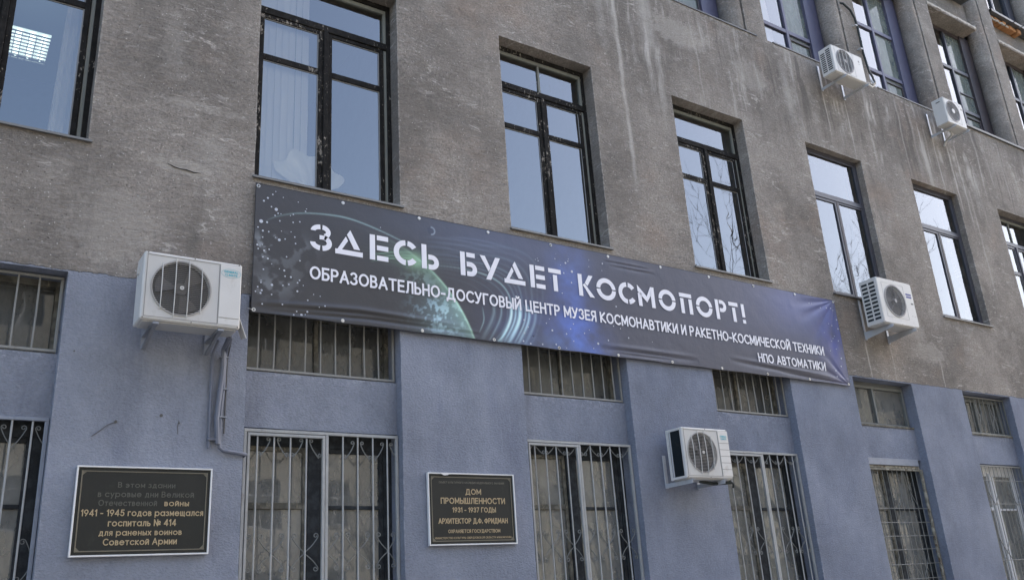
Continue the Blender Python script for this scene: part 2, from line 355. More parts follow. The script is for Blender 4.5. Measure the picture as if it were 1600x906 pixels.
def isarris(x, y, z):
    if abs(y) > 1e-4 and not (z > UZ-1e-4 and abs(y-SB) < 1e-4): return False
    for a, b, c, d in holes:
        if (abs(x-a) < 1e-4 or abs(x-b) < 1e-4) and c-1e-4 <= z <= d+1e-4: return True
        if (abs(z-c) < 1e-4 or abs(z-d) < 1e-4) and a-1e-4 <= x <= b+1e-4: return True
    return False
def band(z0, z1, hs):
    xs = [XL, XR]; zs = [z0, z1]
    for a, b, c, d in hs:
        xs += [a, b, a-e_, b+e_]
        for q in (c, d, c-e_, d+e_):
            if z0 <= q <= z1: zs.append(q)
    keep = lambda x, z: not any(a < x < b and c < z < d for a, b, c, d in hs)
    return (lines(xs), lines(zs), lambda u, v: (u, 0.0, v), keep)
U0 = (0+BT+e_)
def reveal(hs, dep, sides='lrtb'):
    out = []
    for a, b, c, d in hs:
        zs = lines([c, d]+([d-e_] if d < ZT else [])); xs = lines([a, b]); ys = lines([0, .015, dep], .1)
        if 'l' in sides: out.append((ys, zs, lambda u, v, a=a: (a, u, v), None))
        if 'r' in sides: out.append((ys, zs, lambda u, v, b=b: (b, u, v), None))
        if 't' in sides and d < ZT: out.append((xs, ys, lambda u, v, d=d: (u, v, d), None))
        if 'b' in sides and c > .01: out.append((xs, ys, lambda u, v, c=c: (u, v, c), None))
    return out
hB = [h for h in holes if h[3] == BT]; hW = [h for h in holes if h[3] == WZ1]; hU = [h for h in holes if h[3] == ZT]
# lower wall up to 4.60, middle and upper walls: share border vertices positions
zc = BT+.04
patch = [band(0, zc, hB)] + reveal(hB, .5, 'lrt')
base_o = wallmesh('painted_base', bld, patch, isarris)
patch = [band(zc, UZ, hW)] + reveal(hW, .42)
wallmesh('wall', bld, patch, isarris)
cove = []
for a, b in ups:
    zs = lines([UZ, ZT]); c = b-.12
    cove.append((lines([SB, SB+.015, .6], .1), zs, lambda u, v, a=a: (a, u, v), None)); cove.append((lines([SB, SB+.015, .6], .1), zs, lambda u, v, b=b: (b, u, v), None))
ub = band(UZ, ZT, hU)
cove.append((lines([XL, XR]), lines([-.0, SB]), lambda u, v: (u, v, UZ), None))
wallmesh('upper_wall', bld, [(ub[0], ub[1], lambda u, v: (u, SB, v), ub[3])]+cove, isarris)
for a, b in ups:
    c = b-.12; th = [2*math.pi*k/28 for k in range(29)]
    wallmesh('column', bld, [(th, lines([UZ, ZT]), lambda u, v, c=c: (c+.2*math.cos(u), .3+.2*math.sin(u), v), None)], lambda x, y, z: False)
# spandrels and sill walls of the base bays, ledge floors
for i, (a, b) in enumerate(base):
    st = 3.30 if i == 1 else 3.335
    if i == 0: st = 3.29
    zt = 3.845; ar = lambda x, y, z: abs(y-.125) < 1e-4 and (abs(z-3.845) < 1e-3 or abs(z-.9) < 1e-3)
    wallmesh('spandrel', bld, [(lines([a, b]), lines([st, st+e_, zt]), lambda u, v: (u, .125, v), None), (lines([a, b]), lines([.125, .45], .1), lambda u, v, s=st: (u, v, s), None), (lines([a, b]), lines([.125, .45], .1), lambda u, v, s=zt: (u, v, s), None)], ar)
    wallmesh('sill_wall', bld, [(lines([a, b]), lines([0, .9]), lambda u, v: (u, .125, v), None), (lines([a, b]), lines([.125, .45], .1), lambda u, v: (u, v, .9), None)], ar)
for k, (a, b) in enumerate(ups):
    if k < 1: continue
    xe = b-.48
    wallmesh('upper_spandrel', bld, [(lines([a, b-.1]), lines([13.75, 14.62]), lambda u, v: (u, .3, v), None)], lambda x, y, z: False)
    hd = MB(); nseg = 26; ws = []
    n0 = nseg+1; hv = []
    for s_ in range(n0):
        x = a+(xe-a)*s_/nseg; j1 = random.uniform(-.008, .008); j2 = random.uniform(-.012, .012)
        hd.v += [(x, .098+j1, 13.65), (x, .098+j1*.5, 13.75+j2), (x, .5, 13.75+j2), (x, .5, 13.65)]
    for s_ in range(nseg):
        q = 4*s_
        for e1, e2 in ((0, 1), (1, 2), (2, 3), (3, 0)): hd.f.append((q+e1, q+e2, q+4+e2, q+4+e1))
    hd.f += [(0, 1, 2, 3), (4*nseg, 4*nseg+1, 4*nseg+2, 4*nseg+3)]
    h = hd.build('hood', M['plaster'], bld)
    he = MB(); q0 = None
    for s_ in range(nseg*2+1):
        x = a+(xe-a)*s_/(nseg*2); o_ = .088-random.random()*.006; zl = 13.665+random.random()*.045; zh = 13.735+random.random()*.02
        he.v += [(x, o_, zl), (x, o_, zh), (x, .105, zh), (x, .105, zl)]
    for s_ in range(nseg*2):
        q = 4*s_
        for e1, e2 in ((0, 1), (1, 2), (2, 3), (3, 0)): he.f.append((q+e1, q+e2, q+4+e2, q+4+e1))
    he.build('broken_edge', M['lime'], h)
# back structure: rooms
rm = MB()
rm.box(XL, XR, 6.0, 6.2, 0, ZT); rm.box(XL, XR, .46, 6.0, 4.95, 5.2); rm.box(XL, XR, .46, 6.0, 9.95, 10.2); rm.box(XL, XR, .46, 6.0, 0.0, .15)
rm.box(XL, XR, .5, 6, 13.8, 14.55)
for x in (-4.9, 1.6, 4.85, 7.9, 11.0, 14.2, 17.2, 20.2, 23.2, 26.8): rm.box(x-.08, x+.08, .62, 6.0, .15, ZT-.1)
# inner wall leaf closing the gaps round the openings
for lo, hi, hs in ((0.15, 4.9, [(a, b, .9, BT) for a, b in base]), (5.2, 9.9, [(a, b, WZ0[i], WZ1) for i, (a, b) in enumerate(win)])):
    xs = sorted([XL]+[q for h in hs for q in h[:2]]+[XR])
    for i in range(0, len(xs), 2): rm.box(xs[i], xs[i+1], .36, .5, lo, hi)
    for a, b, c, d in hs:
        rm.box(a, b, .44, .5, lo, c); rm.box(a, b, .44, .5, d, hi)
rm.build('interior', M['room'], bld)
cl = MB().box(XL, XR, .5, 6, 9.92, 9.948); cl.box(XL, XR, .5, 6, 4.92, 4.948); cl.build('ceiling', M['ceil'], bld)
rf = MB().box(XL-.1, XR+.1, -.15, 12, ZT, ZT+.35); rf.box(XL-.02, XL, 0, 12, 0, ZT); rf.box(XR, XR+.02, 0, 12, 0, ZT); rf.box(XL, XR, 11.9, 12, 0, ZT); rf.build('roof', M['zinc'], bld)
# ------------------------------------------------------------------ windows
def pane(par, x0, x1, z0, z1, y, m='glass'):
    tilt = random.uniform(-.0012, .0012); tz = random.uniform(-.0012, .0012); w = (x1-x0); h = z1-z0
    b = MB(); b.quad((x0, y-tilt*w-tz*h, z0), (x1, y+tilt*w-tz*h, z0), (x1, y+tilt*w+tz*h, z1), (x0, y-tilt*w+tz*h, z1))
    return b.build('pane', M[m], par, fix=False)
def sill(x0, x1, z, par, d=.035, m='zinc', th=.022, back=.2):
    b = MB(); n = 8
    for i in range(n):
        pass
    b.v += [(x0, back, z+.03), (x1, back, z+.03), (x1, -d, z), (x0, -d, z), (x1, -d, z-th), (x0, -d, z-th), (x1, -d+.012, z-th), (x0, -d+.012, z-th), (x1, back, z+.005), (x0, back, z+.005)]
    b.f += [(0, 1, 2, 3), (3, 2, 4, 5), (5, 4, 6, 7), (7, 6, 8, 9), (1, 8, 6, 4, 2), (0, 3, 5, 7, 9)]
    return b.build('sill', M[m], par)
def wood_window(i, light_div=False, mt='blackwood', bar=8.06, munt=7.455):
    a, b = win[i]; z0, z1 = WZ0[i], WZ1; y = .185; w = b-a
    mc = a+.5*w if i != 1 else a+.50*w
    f = MB()
    f.box(a-.01, a+.05, y, y+.16, z0, z1+.01); f.box(b-.05, b+.01, y, y+.16, z0, z1+.01)
    f.box(a+.05, b-.05, y, y+.16, z1-.06, z1+.01); f.box(a+.05, b-.05, y, y+.16, z0, z0+.05)
    f.box(a+.05, b-.05, y-.004, y+.1, bar-.045, bar+.045, .006)
    f.box(mc-.03, mc+.03, y-.018, y+.1, z0+.05, bar-.045, .008)
    o = f.build('window', M[mt], bld)
    # box lining seen inside the glass line
    ln = MB(); ln.box(b-.085, b-.05, y+.02, y+.14, z0+.05, bar-.05); ln.box(b-.085, b-.05, y+.02, y+.14, bar+.05, z1-.06); ln.box(a+.05, b-.085, y+.02, y+.14, z1-.11, z1-.06)
    ln.build('lining', M['brownbox'] if i < 0 else M['greybox'], o)
    # sashes
    for s_, (xa, xb) in enumerate(((a+.055, mc-.03), (mc+.03, b-.09))):
        t = .052; s = MB(); zz0, zz1 = z0+.05, bar-.048; yy = y+.006+s_*.004
        s.box(xa, xa+t, yy, yy+.05, zz0, zz1, .004); s.box(xb-t, xb, yy, yy+.05, zz0, zz1, .004)
        s.box(xa+t, xb-t, yy+.001, yy+.049, zz1-t*.85, zz1, .004); s.box(xa+t, xb-t, yy+.001, yy+.049, zz0, zz0+t*1.35, .004)
        s.box(xa+t, xb-t, yy+.001, yy+.049, munt-.036, munt+.036, .004)
        so = s.build('sash', M['rail'] if s_ == 0 and i in (1, 3) else M[mt], o)
        pane(o, xa+t-.01, xb-t+.01, munt+.03, zz1-t*.8, yy+.025); pane(o, xa+t-.01, xb-t+.01, zz0+t*1.2, munt-.03, yy+.025)
        # narrow putty line round the glass
        pt = MB(); q = yy+.018
        for (za, zb) in ((munt+.036, zz1-t*.85), (zz0+t*1.35, munt-.036)):
            pt.box(xb-t-.012, xb-t, q, q+.004, za, zb); pt.box(xa+t, xb-t-.012, q, q+.004, zb-.010, zb)
        pt.build('putty', M['putty'], o)
    if light_div:
        d = MB().box(mc-.018, mc+.012, y+.03, y+.07, bar+.045, z1-.11); d.build('glazing_bar', M['greybox'], o)
        pane(o, a+.05, mc-.01, bar+.04, z1-.1, y+.05); pane(o, mc+.005, b-.08, bar+.04, z1-.1, y+.05)
    else: pane(o, a+.05, b-.08, bar+.04, z1-.1, y+.05)
    sill(a-.02, b+.03, z0-.005, o)
    return o
M['greybox'] = dusty('grey_green_lining', (.20, .21, .19), .7); M['putty'] = dusty('grey_putty', (.3, .31, .32), .7)
wood_window(0); wood_window(1); wood_window(2, True); wood_window(3); wood_window(6, True, 'greyframe', 8.02, 7.36); wood_window(7, False, 'greyframe')
def modern_window(i):
    a, b = win[i]; z0, z1 = WZ0[i], WZ1; y = .12; f = MB(); mc = a+.755
    f.box(a-.01, a+.06, y, y+.08, z0, z1+.01, .004); f.box(b-.06, b+.01, y, y+.08, z0, z1+.01, .004)
    f.box(a+.06, b-.06, y, y+.08, z1-.06, z1+.01, .004); f.box(a+.06, b-.06, y, y+.08, z0, z0+.09, .004)
    f.box(a+.06, b-.06, y-.003, y+.077, 7.74, 7.81, .004)
    o = f.build('window', M['greyframe'], bld)
    for xa, xb, zz0, zz1, t in ((a+.06, mc-.02, z0+.09, 7.738, .045), (mc+.025, b-.06, z0+.09, 7.738, .03), (a+.06, b-.06, 7.812, z1-.06, .03)):
        s = MB(); s.box(xa, xa+t, y+.008, y+.05, zz0, zz1, .003); s.box(xb-t, xb, y+.008, y+.05, zz0, zz1, .003); s.box(xa+t, xb-t, y+.009, y+.05, zz0, zz0+t, .003); s.box(xa+t, xb-t, y+.009, y+.05, zz1-t, zz1, .003)
        s.build('sash', M['greyframe'], o); pane(o, xa+t-.01, xb-t+.01, zz0+t-.01, zz1-t+.01, y+.03)
    mm = MB().box(mc-.02, mc+.025, y+.002, y+.07, z0+.09, 7.738, .003); mm.build('mullion', M['brownbox'], o)
    hn = MB(); hx = mc+.10; hn.tube([(hx, y-.01, 6.38), (hx+.03, y-.03, 6.38), (hx+.03, y-.03, 6.56), (hx, y-.01, 6.56)], .006, 6)
    if i == 4: hn.build('handle', M['greyframe'], o)
    sill(a-.03, b+.03, z0+.01, o, .04, 'thinledge' if i == 4 else 'zinc', .018, .13); return o
modern_window(4); modern_window(5)
def upper_window(k, wide):
    a, b = ups[k]; c = b-.12; y = .46; xr = c+.10; g = MB(); gr = c-.55; mc = c-1.22; HZ = 13.65
    g.box(a, a+.09, y, y+.1, UZ, HZ); g.box(gr, xr, y-.03, y+.1, UZ, HZ)
    g.box(a+.09, gr, y, y+.1, HZ-.1, HZ); g.box(a+.09, gr, y, y+.1, UZ, 10.62)
    o = g.build('window', M['purple' if wide else 'brownbox'], bld)
    MB().box(mc-.035, mc+.035, y-.012, y+.06, 10.62, HZ-.1, .005).build('mullion', M['purple' if wide else 'greyframe'], o)
    for z in (11.45, 12.55):
        for xa, xb in ((a+.09, mc-.035), (mc+.035, gr)): MB().box(xa, xb, y-.008, y+.05, z-.045, z+.04, .004).build('transom_bar', M['purple' if wide else 'greyframe'], o)
    sh = MB(); sh.box(mc+.035, gr, y+.004, y+.05, 11.29, 11.34, .004); sh.box(gr-.05, gr-.001, y+.004, y+.05, 10.62, 11.29, .004); sh.box(mc+.036, mc+.085, y+.004, y+.05, 10.62, 11.29, .004)
    sh.build('sash', M['brownbox'], o)
    if k >= 5: MB().box(mc+.035, gr, y+.004, y+.04, 11.93, 11.96).build('glazing_bar', M['greyframe'], o)
    zz = [10.62, 11.42, 12.53, HZ-.1]
    for j in range(3):
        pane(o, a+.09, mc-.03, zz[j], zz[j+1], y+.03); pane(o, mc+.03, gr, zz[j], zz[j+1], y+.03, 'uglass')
    lt = MB(); x1_ = c+.22; th = .012 if k < 5 else .038; fy = -.015 if k < 5 else -.045
    lt.v += [(a, .46, UZ+.05), (x1_, .46, UZ+.05), (x1_, fy, UZ+.012), (a, fy, UZ+.012), (x1_, fy, UZ-th), (a, fy, UZ-th), (x1_, .0, UZ-th), (a, .0, UZ-th)]
    lt.f += [(0, 1, 2, 3), (3, 2, 4, 5), (5, 4, 6, 7)]
    lt.build('ledge', M['thinledge'], o)
    return o
for k in range(1, 7): upper_window(k, k in (2, 3, 4))
# top-storey windows
def top_window(k, broken):
    a, b = ups[k]; c = b-.12; y = .45; xr = c+.1; mc = c-1.2; g = MB(); TZ = 14.62
    g.box(c-.5, xr, y-.02, y+.1, TZ, 17.3); g.box(mc-.04, mc+.04, y, y+.08, TZ+.08, 16.1); g.box(a, c-.5, y, y+.1, TZ, TZ+.08); g.box(a+.06, c-.5, y, y+.08, 16.1, 16.18); g.box(a, a+.06, y, y+.08, TZ+.08, 17.3)
    g.box(a, xr, .3, .44, 17.3, ZT)
    o = g.build('window', M['greyframe'], bld); pane(o, a+.06, mc-.03, TZ+.07, 16.12, y+.04); pane(o, mc+.03, c-.49, TZ+.07, 16.12, y+.04); pane(o, a+.06, c-.49, 16.17, 17.3, y+.04)
    s = MB(); xe = c-.30; s.v += [(a, .46, TZ+.05), (xe, .46, TZ+.05), (xe, .03, TZ-.01), (a-.02, .03, TZ-.01), (xe, .03, TZ-.08), (a-.02, .03, TZ-.08), (xe, .3, TZ-.08), (a-.02, .3, TZ-.08)]
    s.f += [(0, 1, 2, 3), (3, 2, 4, 5), (5, 4, 6, 7), (1, 7, 6, 4, 2)]; so = s.build('sill', M['thinledge'], o)
    if broken:
        for j in range(8):
            bw = .165; xx = a+.08+j*(bw+.012); bb = MB(); bb.box(xx, xx+bw, .12+random.uniform(-.02, .03), .31, TZ-.2+random.uniform(-.015, .02), TZ-.085, .01); bb.build('brick', M['brick'], o)
        bb = MB(); bb.tube([(a+.02+.06*j, .11+random.uniform(-.012, .012), TZ-.225+random.uniform(-.015, .01)) for j in range(14)], .02, 6, True, [random.uniform(.012, .028) for j in range(14)]); bb.build('broken_edge', M['lime'], o)
        MB().tube([(a+.35, -.25, 14.16), (a+.75, .2, 14.46)], .012, 6).build('iron_rod', M['screw'], o); MB().tube([(a+1.25, .05, 14.48), (a+1.8, -.4, 14.78)], .012, 6).build('iron_rod', M['screw'], o)
for k in range(4, 7): top_window(k, k == 6)
ups_sp = 0
# ------------------------------------------------------------------ base storey windows and grilles
def curl(m, x0, z0, x1, z1, y, side, r=.026, rr=.0055):
    """arm from (x0,z0) to (x1,z1) ending in a small spiral"""
    dx, dz = x1-x0, z1-z0; L = math.hypot(dx, dz); tx, tz = dx/L, dz/L; nx, nz = -tz*side, tx*side
    pts = [(x0, y, z0)]
    for k in range(1, 5):
        t = k/5; pts.append((x0+dx*t-nx*.008*math.sin(math.pi*t), y, z0+dz*t-nz*.008*math.sin(math.pi*t)))
    cx_, cz_ = x1+nx*r, z1+nz*r; a0 = math.atan2(-nz, -nx)
    for k in range(0, 13):
        t = k/12; a = a0 + side*t*2*math.pi*1.15; q = r*(1-.62*t); pts.append((cx_+q*math.cos(a), y, cz_+q*math.sin(a)))
    m.tube(pts, rr, 5)
def bars(par, xs, z0, z1, y, r=.0085, m='grille'):
    for x in xs:
        j = random.uniform(-.004, .004); MB().tube([(x+j, y, z0), (x-j*.5, y, (z0+z1)/2), (x, y, z1)], r, 7).build('bar', M[m], par, smooth=True)
def trans_window(i):
    a, b = base[i]; z0, z1 = 3.845, BT; y = .30
    f = MB(); f.box(a, a+.05, y, y+.1, z0, z1); f.box(b-.05, b, y, y+.1, z0, z1); f.box(a+.05, b-.05, y, y+.1, z1-.06, z1); f.box(a+.05, b-.05, y-.02, y+.1, z0, z0+.07, .01)
    f.box((a+b)/2-.02, (a+b)/2+.02, y+.02, y+.07, z0+.07, z1-.06)
    o = f.build('transom_window', M['basewood'], bld)
    pane(o, a+.05, (a+b)/2, z0+.06, z1-.05, y+.05, 'tglass'); pane(o, (a+b)/2, b-.05, z0+.06, z1-.05, y+.05, 'tglass'); return o
M['basewood'] = peeling('old_grey_wood', (.13, .125, .105), (.3, .27, .2), .6, .7)
M['darkwood'] = peeling('dark_window_wood', (.028, .032, .036), (.12, .11, .09), .70, .6)
def trans_grille(i, off):
    a, b = base[i]; y = .14; z0, z1 = 3.86, BT-.015; g = MB(); rr = .014
    g.box(a+.005, b-.012, y-.012, y+.012, z0, z0+.024, .003); g.box(a+.005, b-.012, y-.012, y+.012, z1-.024, z1, .003)
    g.box(b-.036, b-.012, y-.011, y+.013, z0+.024, z1-.024, .003); g.box(a+.005, a+.029, y-.011, y+.013, z0+.024, z1-.024, .003)
    for zz in (4.05, 4.45): g.tube([(b-.03, y, zz), (b+.01, y+.03, zz)], .006, 5)
    o = g.build('transom_grille', M['tgrille'], bld)
    xs = [a+off+.16*k for k in range(9)] if i != 0 else [b-.20-.163*k for k in range(9)]
    xs = [x for x in xs if a+.04 < x < b-.05]
    bars(o, xs, z0+.02, z1-.02, y, .0085, 'tgrille'); return o
for i in (0, 1, 2, 3, 6, 7): trans_window(i)
for i, off in ((0, .14), (1, .148), (2, .18), (3, .157), (6, .15), (7, .15)): trans_grille(i, off)
# fifth bay: plain two-light transom near the wall face
def plain_trans(i, y=.17):
    a, b = base[i]; mc = a+.70; f = MB(); z0, z1 = 3.845, 4.50
    f.box(a, b-.03, y, y+.12, z0, z0+.05, .004); f.box(a, b-.03, y, y+.1, z1-.05, z1, .004); f.box(a, a+.05, y, y+.1, z0+.05, z1-.05); f.box(b-.08, b-.03, y, y+.1, z0+.05, z1-.05, .004); f.box(mc-.022, mc+.022, y-.003, y+.08, z0+.05, z1-.05, .004)
    f.box(a, b, y+.03, y+.1, z1, BT)
    o = f.build('transom_window', M['trimgrey'], bld); pane(o, a+.05, mc-.02, z0+.04, z1-.04, y+.04, 'tglass'); pane(o, mc+.02, b-.075, z0+.04, z1-.04, y+.04, 'tglass')
    MB().box(a, b-.02, .105, y+.02, z0-.015, z0+.012, .004).build('sill', M['basewood'], o)
    return o
M['trimgrey'] = dusty('grey_green_window_trim', (.14, .15, .145), .6)
plain_trans(4)
o = plain_trans(5, .22)
def deco(i, z0, z1, y, step, m='scroll', horiz=()):
    a, b = base[i]; g = MB(); g.box(a+.005, b-.02, y-.01, y+.01, z0, z0+.02); g.box(a+.005, b-.02, y-.01, y+.01, z1-.02, z1); g.box(b-.04, b-.02, y-.009, y+.011, z0+.02, z1-.02); g.box(a+.005, a+.025, y-.009, y+.011, z0+.02, z1-.02)
    o = g.build('grille', M[m], bld); n = int(round((b-a)/step)); xs = [a+(b-a)*k/n for k in range(1, n)]
    bars(o, xs, z0+.01, z1-.01, y, .006, m)
    for z in horiz: MB().tube([(a+.02, y-.012, z), (b-.03, y-.012, z)], .006, 6).build('cross_bar', M[m], o)
    return o
o = deco(5, 3.86, 4.52, .135, .145)
sc = MB()
for k in (1, 4, 7):
    x = base[5][0]+.145*k+.07
    for s_ in (-1, 1):
        sc.tube([(x, .13, 4.17), (x+s_*.05, .13, 4.25), (x+s_*.065, .13, 4.36), (x+s_*.04, .13, 4.47)], .006, 5); sc.tube([(x, .13, 4.17), (x+s_*.05, .13, 4.1), (x+s_*.065, .13, 4.0), (x+s_*.03, .13, 3.92)], .006, 5)
sc.build('scroll', M['scroll'], o)
def low_window(i, m='darkwood', white=False):
    a, b = base[i]; z0, z1 = .9, (3.30 if i == 1 else 3.29 if i == 0 else 3.335); y = .27; mc = (a+b)/2-.03
    if white: m = 'whitefr'
    f = MB(); f.box(a-.01, a+.07, y, y+.12, z0, z1); f.box(b-.09, b+.01, y, y+.12, z0, z1); f.box(a+.07, b-.09, y, y+.12, z1-.14, z1); f.box(a+.07, b-.09, y, y+.12, z0, z0+.1); f.box(mc-.06, mc+.06, y-.012, y+.12, z0+.1, z1-.14, .006)
    o = f.build('window', M[m], bld)
    for s_, (xa, xb) in enumerate(((a+.07, mc-.06), (mc+.06, b-.09))):
        t = .045; s = MB(); zz0, zz1 = z0+.1, z1-.14; mu = 2.60 if s_ == 0 else 2.585; h = .03 if s_ == 0 else .018
        s.box(xa, xa+t, y+.01, y+.06, zz0, zz1, .004); s.box(xb-t, xb, y+.01, y+.06, zz0, zz1, .004); s.box(xa+t, xb-t, y+.011, y+.06, zz1-t, zz1, .004); s.box(xa+t, xb-t, y+.011, y+.06, zz0, zz0+t, .004); s.box(xa+t, xb-t, y+.011, y+.06, mu-h, mu+h, .004)
        s.build('sash', M['whitefr'] if white else M['basewood' if s_ == 0 else 'darkwood'], o)
        pane(o, xa+t-.01, xb-t+.01, mu+h-.01, zz1-t+.01, y+.035, 'bglass'); pane(o, xa+t-.01, xb-t+.01, zz0+t-.01, mu-h+.01, y+.035, 'bglass')
    return o
for i in range(8): low_window(i, 'darkwood', i == 5)
def low_grille(i, bl, br_, post, pd=.115):
    a, b = base[i]; zt = 3.285 if i < 2 else 3.325; z0 = .95; y = pd-.012; m = 'grille'
    g = MB(); g.box(a+.03, b-.006, y-.016, y+.016, zt-.03, zt, .003); g.box(b-.036, b-.006, y-.015, y+.017, z0, zt-.03, .003); g.box(a+.03, a+.06, y-.015, y+.017, z0, zt-.03, .003); g.box(post+.018, post+.048, y-.014, y+.018, z0, zt-.03, .003); g.box(a+.03, b-.006, y-.016, y+.016, z0-.03, z0, .003)
    # hinged leaf frame
    o = g.build('grille', M[m if i else 'grille_blue'], bld)
    l = MB(); l.box(a+.066, post+.012, y-.02, y+.012, zt-.065, zt-.037, .003); l.box(post-.016, post+.012, y-.02, y+.012, z0+.01, zt-.065, .003); l.box(a+.066, a+.09, y-.02, y+.012, z0+.01, zt-.065, .003); l.build('leaf_frame', M[m if i else 'grille_blue'], o)
    bars(o, bl, z0, zt-.04, y); bars(o, br_, z0, zt-.02, y)
    if i in (1, 2, 3):
        yy = y+.012
        def orn(fr0, fr1, bs):
            sc = MB(); nodes = [fr0]+list(bs)+[fr1]
            for k in range(0, len(nodes), 2):
                xn = nodes[k]
                for d in (-1, 1):
                    if 0 <= k+d < len(nodes):
                        xp = nodes[k+d]; w_ = (xp-xn)
                        curl(sc, xn+w_*.06, 2.165, xp-w_*.26, 2.29, yy, d); curl(sc, xn+w_*.06, 2.14, xp-w_*.26, 2.03, yy, -d)
                sc.box(xn-.012, xn+.012, yy-.004, yy+.006, 2.135, 2.17)
            for k in range(2 if len(nodes) > 4 else 1, len(nodes), 2) if i == 1 else range(1, len(nodes), 2):
                xn = nodes[min(k, len(nodes)-1)]
                for d in (-1, 1):
                    if i == 1: curl(sc, xn+d*.13, 3.03, xn+d*.035, zt-.10, yy, -d, .02); curl(sc, xn+d*.04, 3.17, xn+d*.12, 3.05, yy, d, .02)
                    else: curl(sc, xn+d*.01, zt-.05, xn+d*.11, zt-.15, yy, d, .024)
            sc.build('scroll', M['scroll'], o)
        orn(a+.08, post, bl); orn(post+.035, b-.02, br_)
    elif i == 0:
        sc = MB()
        for x in (b-.13, b-.38):
            for d in (-1, 1): curl(sc, x+d*.13, 3.03, x+d*.035, zt-.10, y+.01, -d, .022, .004)
        curl(sc, b-.02, 2.15, b-.07, 2.3, y+.01, 1, .025, .004); curl(sc, b-.02, 2.12, b-.08, 2.0, y+.01, -1, .025, .004); sc.build('scroll', M['scroll'], o)
    return o
low_grille(0, [-.56, -.40, -.24, -.08], [.235, .40, .565, .715], .04)
low_grille(1, [2.59, 2.75, 2.91, 3.07], [3.445, 3.603, 3.766, 3.925], 3.243)
low_grille(2, [5.765, 5.918, 6.066, 6.222], [6.571, 6.722, 6.873, 7.024], 6.372)
low_grille(3, [8.905, 9.061, 9.22, 9.38], [9.716, 9.875, 10.03, 10.188], 9.53)
for i in (6, 7):
    a, b = base[i]; low_grille(i, [a+.16*k for k in (1, 2, 3, 4)], [a+.86+.16*k for k in (0, 1, 2, 3)], a+.67)
# bay five: stepped header, rusty mesh; bay six: dark grille with arcs
a, b = base[4]; MB().box(a, b-.10, .115, .3, 3.235, 3.338, .004).build('header', M['grille_blue'], bld)
MB().box(a, b-.06, .14, .3, 3.19, 3.234, .006).build('header', M['rust'], bld)
g = MB(); g.box(b-.07, b-.02, .12, .16, .9, 3.19, .008); g.box(a+.01, a+.04, .12, .15, .9, 3.16, .004); g.box(a+.01, b-.07, .125, .155, 3.16, 3.185); o = g.build('grille', M['rust'], bld)
bars(o, [a+.125*k for k in range(1, 12)], .9, 3.18, .15, .0055, 'rustdark' if 'rustdark' in M else 'scroll')
for z in (2.585, 2.376, 2.177, 1.98, 1.77, 1.56, 1.35, 1.14): MB().tube([(a+.02, .142, z), (b-.05, .142, z)], .0055, 6).build('cross_bar', M['scroll'], o)
sc = MB()
for x in (a+.25, a+1.0):
    for d in (-1, 1):
        sc.tube([(x+d*.02, .14, 3.15), (x+d*.06, .14, 2.95), (x+d*.16, .14, 2.75), (x+d*.24, .14, 2.62)], .005, 5); sc.tube([(x+d*.02, .14, 1.45), (x+d*.06, .14, 1.62), (x+d*.16, .14, 1.75), (x+d*.24, .14, 1.9)], .005, 5)
sc.build('scroll', M['scroll'], o)
o = deco(5, .93, 3.31, .115, .118, 'scroll', (3.05, 2.66, 1.75))
sc = MB(); a, b = base[5]
for x in (a+.42, a+1.12):
    for d in (-1, 1):
        for z in (2.86, 2.1): sc.tube([(x, .11, z-.22), (x+d*.08, .11, z-.12), (x+d*.15, .11, z), (x+d*.17, .11, z+.2)], .0065, 5)
        sc.tube([(x, .11, 2.1-.22), (x+d*.10, .11, 1.78), (x+d*.16, .11, 1.6)], .0065, 5)
sc.build('scroll', M['scroll'], o)
# holes and nails in the painted wall
nl = MB()
for x, z, q in ((1.327, 3.262, .012), (1.693, 3.337, .014), (1.848, 3.28, .007), (.95, 3.85, .006)): nl.disc(x, -.012, z, q, 10, .012)
nl.tube([(1.33, -.012, 3.26), (1.27, -.008, 3.235), (1.2, -.008, 3.17), (1.15, -.006, 3.13)], .003, 5)
nl.tube([(1.845, -.007, 3.30), (1.838, -.006, 3.25), (1.843, -.006, 3.18)], .003, 5)
nl.build('nail', M['screw'], bld)
ck = MB().tube([(1.58, -.003, 5.80), (1.64, -.004, 5.775), (1.70, -.004, 5.765), (1.76, -.004, 5.768), (1.83, -.003, 5.755), (1.9, -.002, 5.762)], .006, 5, True, [.002, .006, .004, .007, .006, .002]); ck.build('crack', M['darkin'], bld)
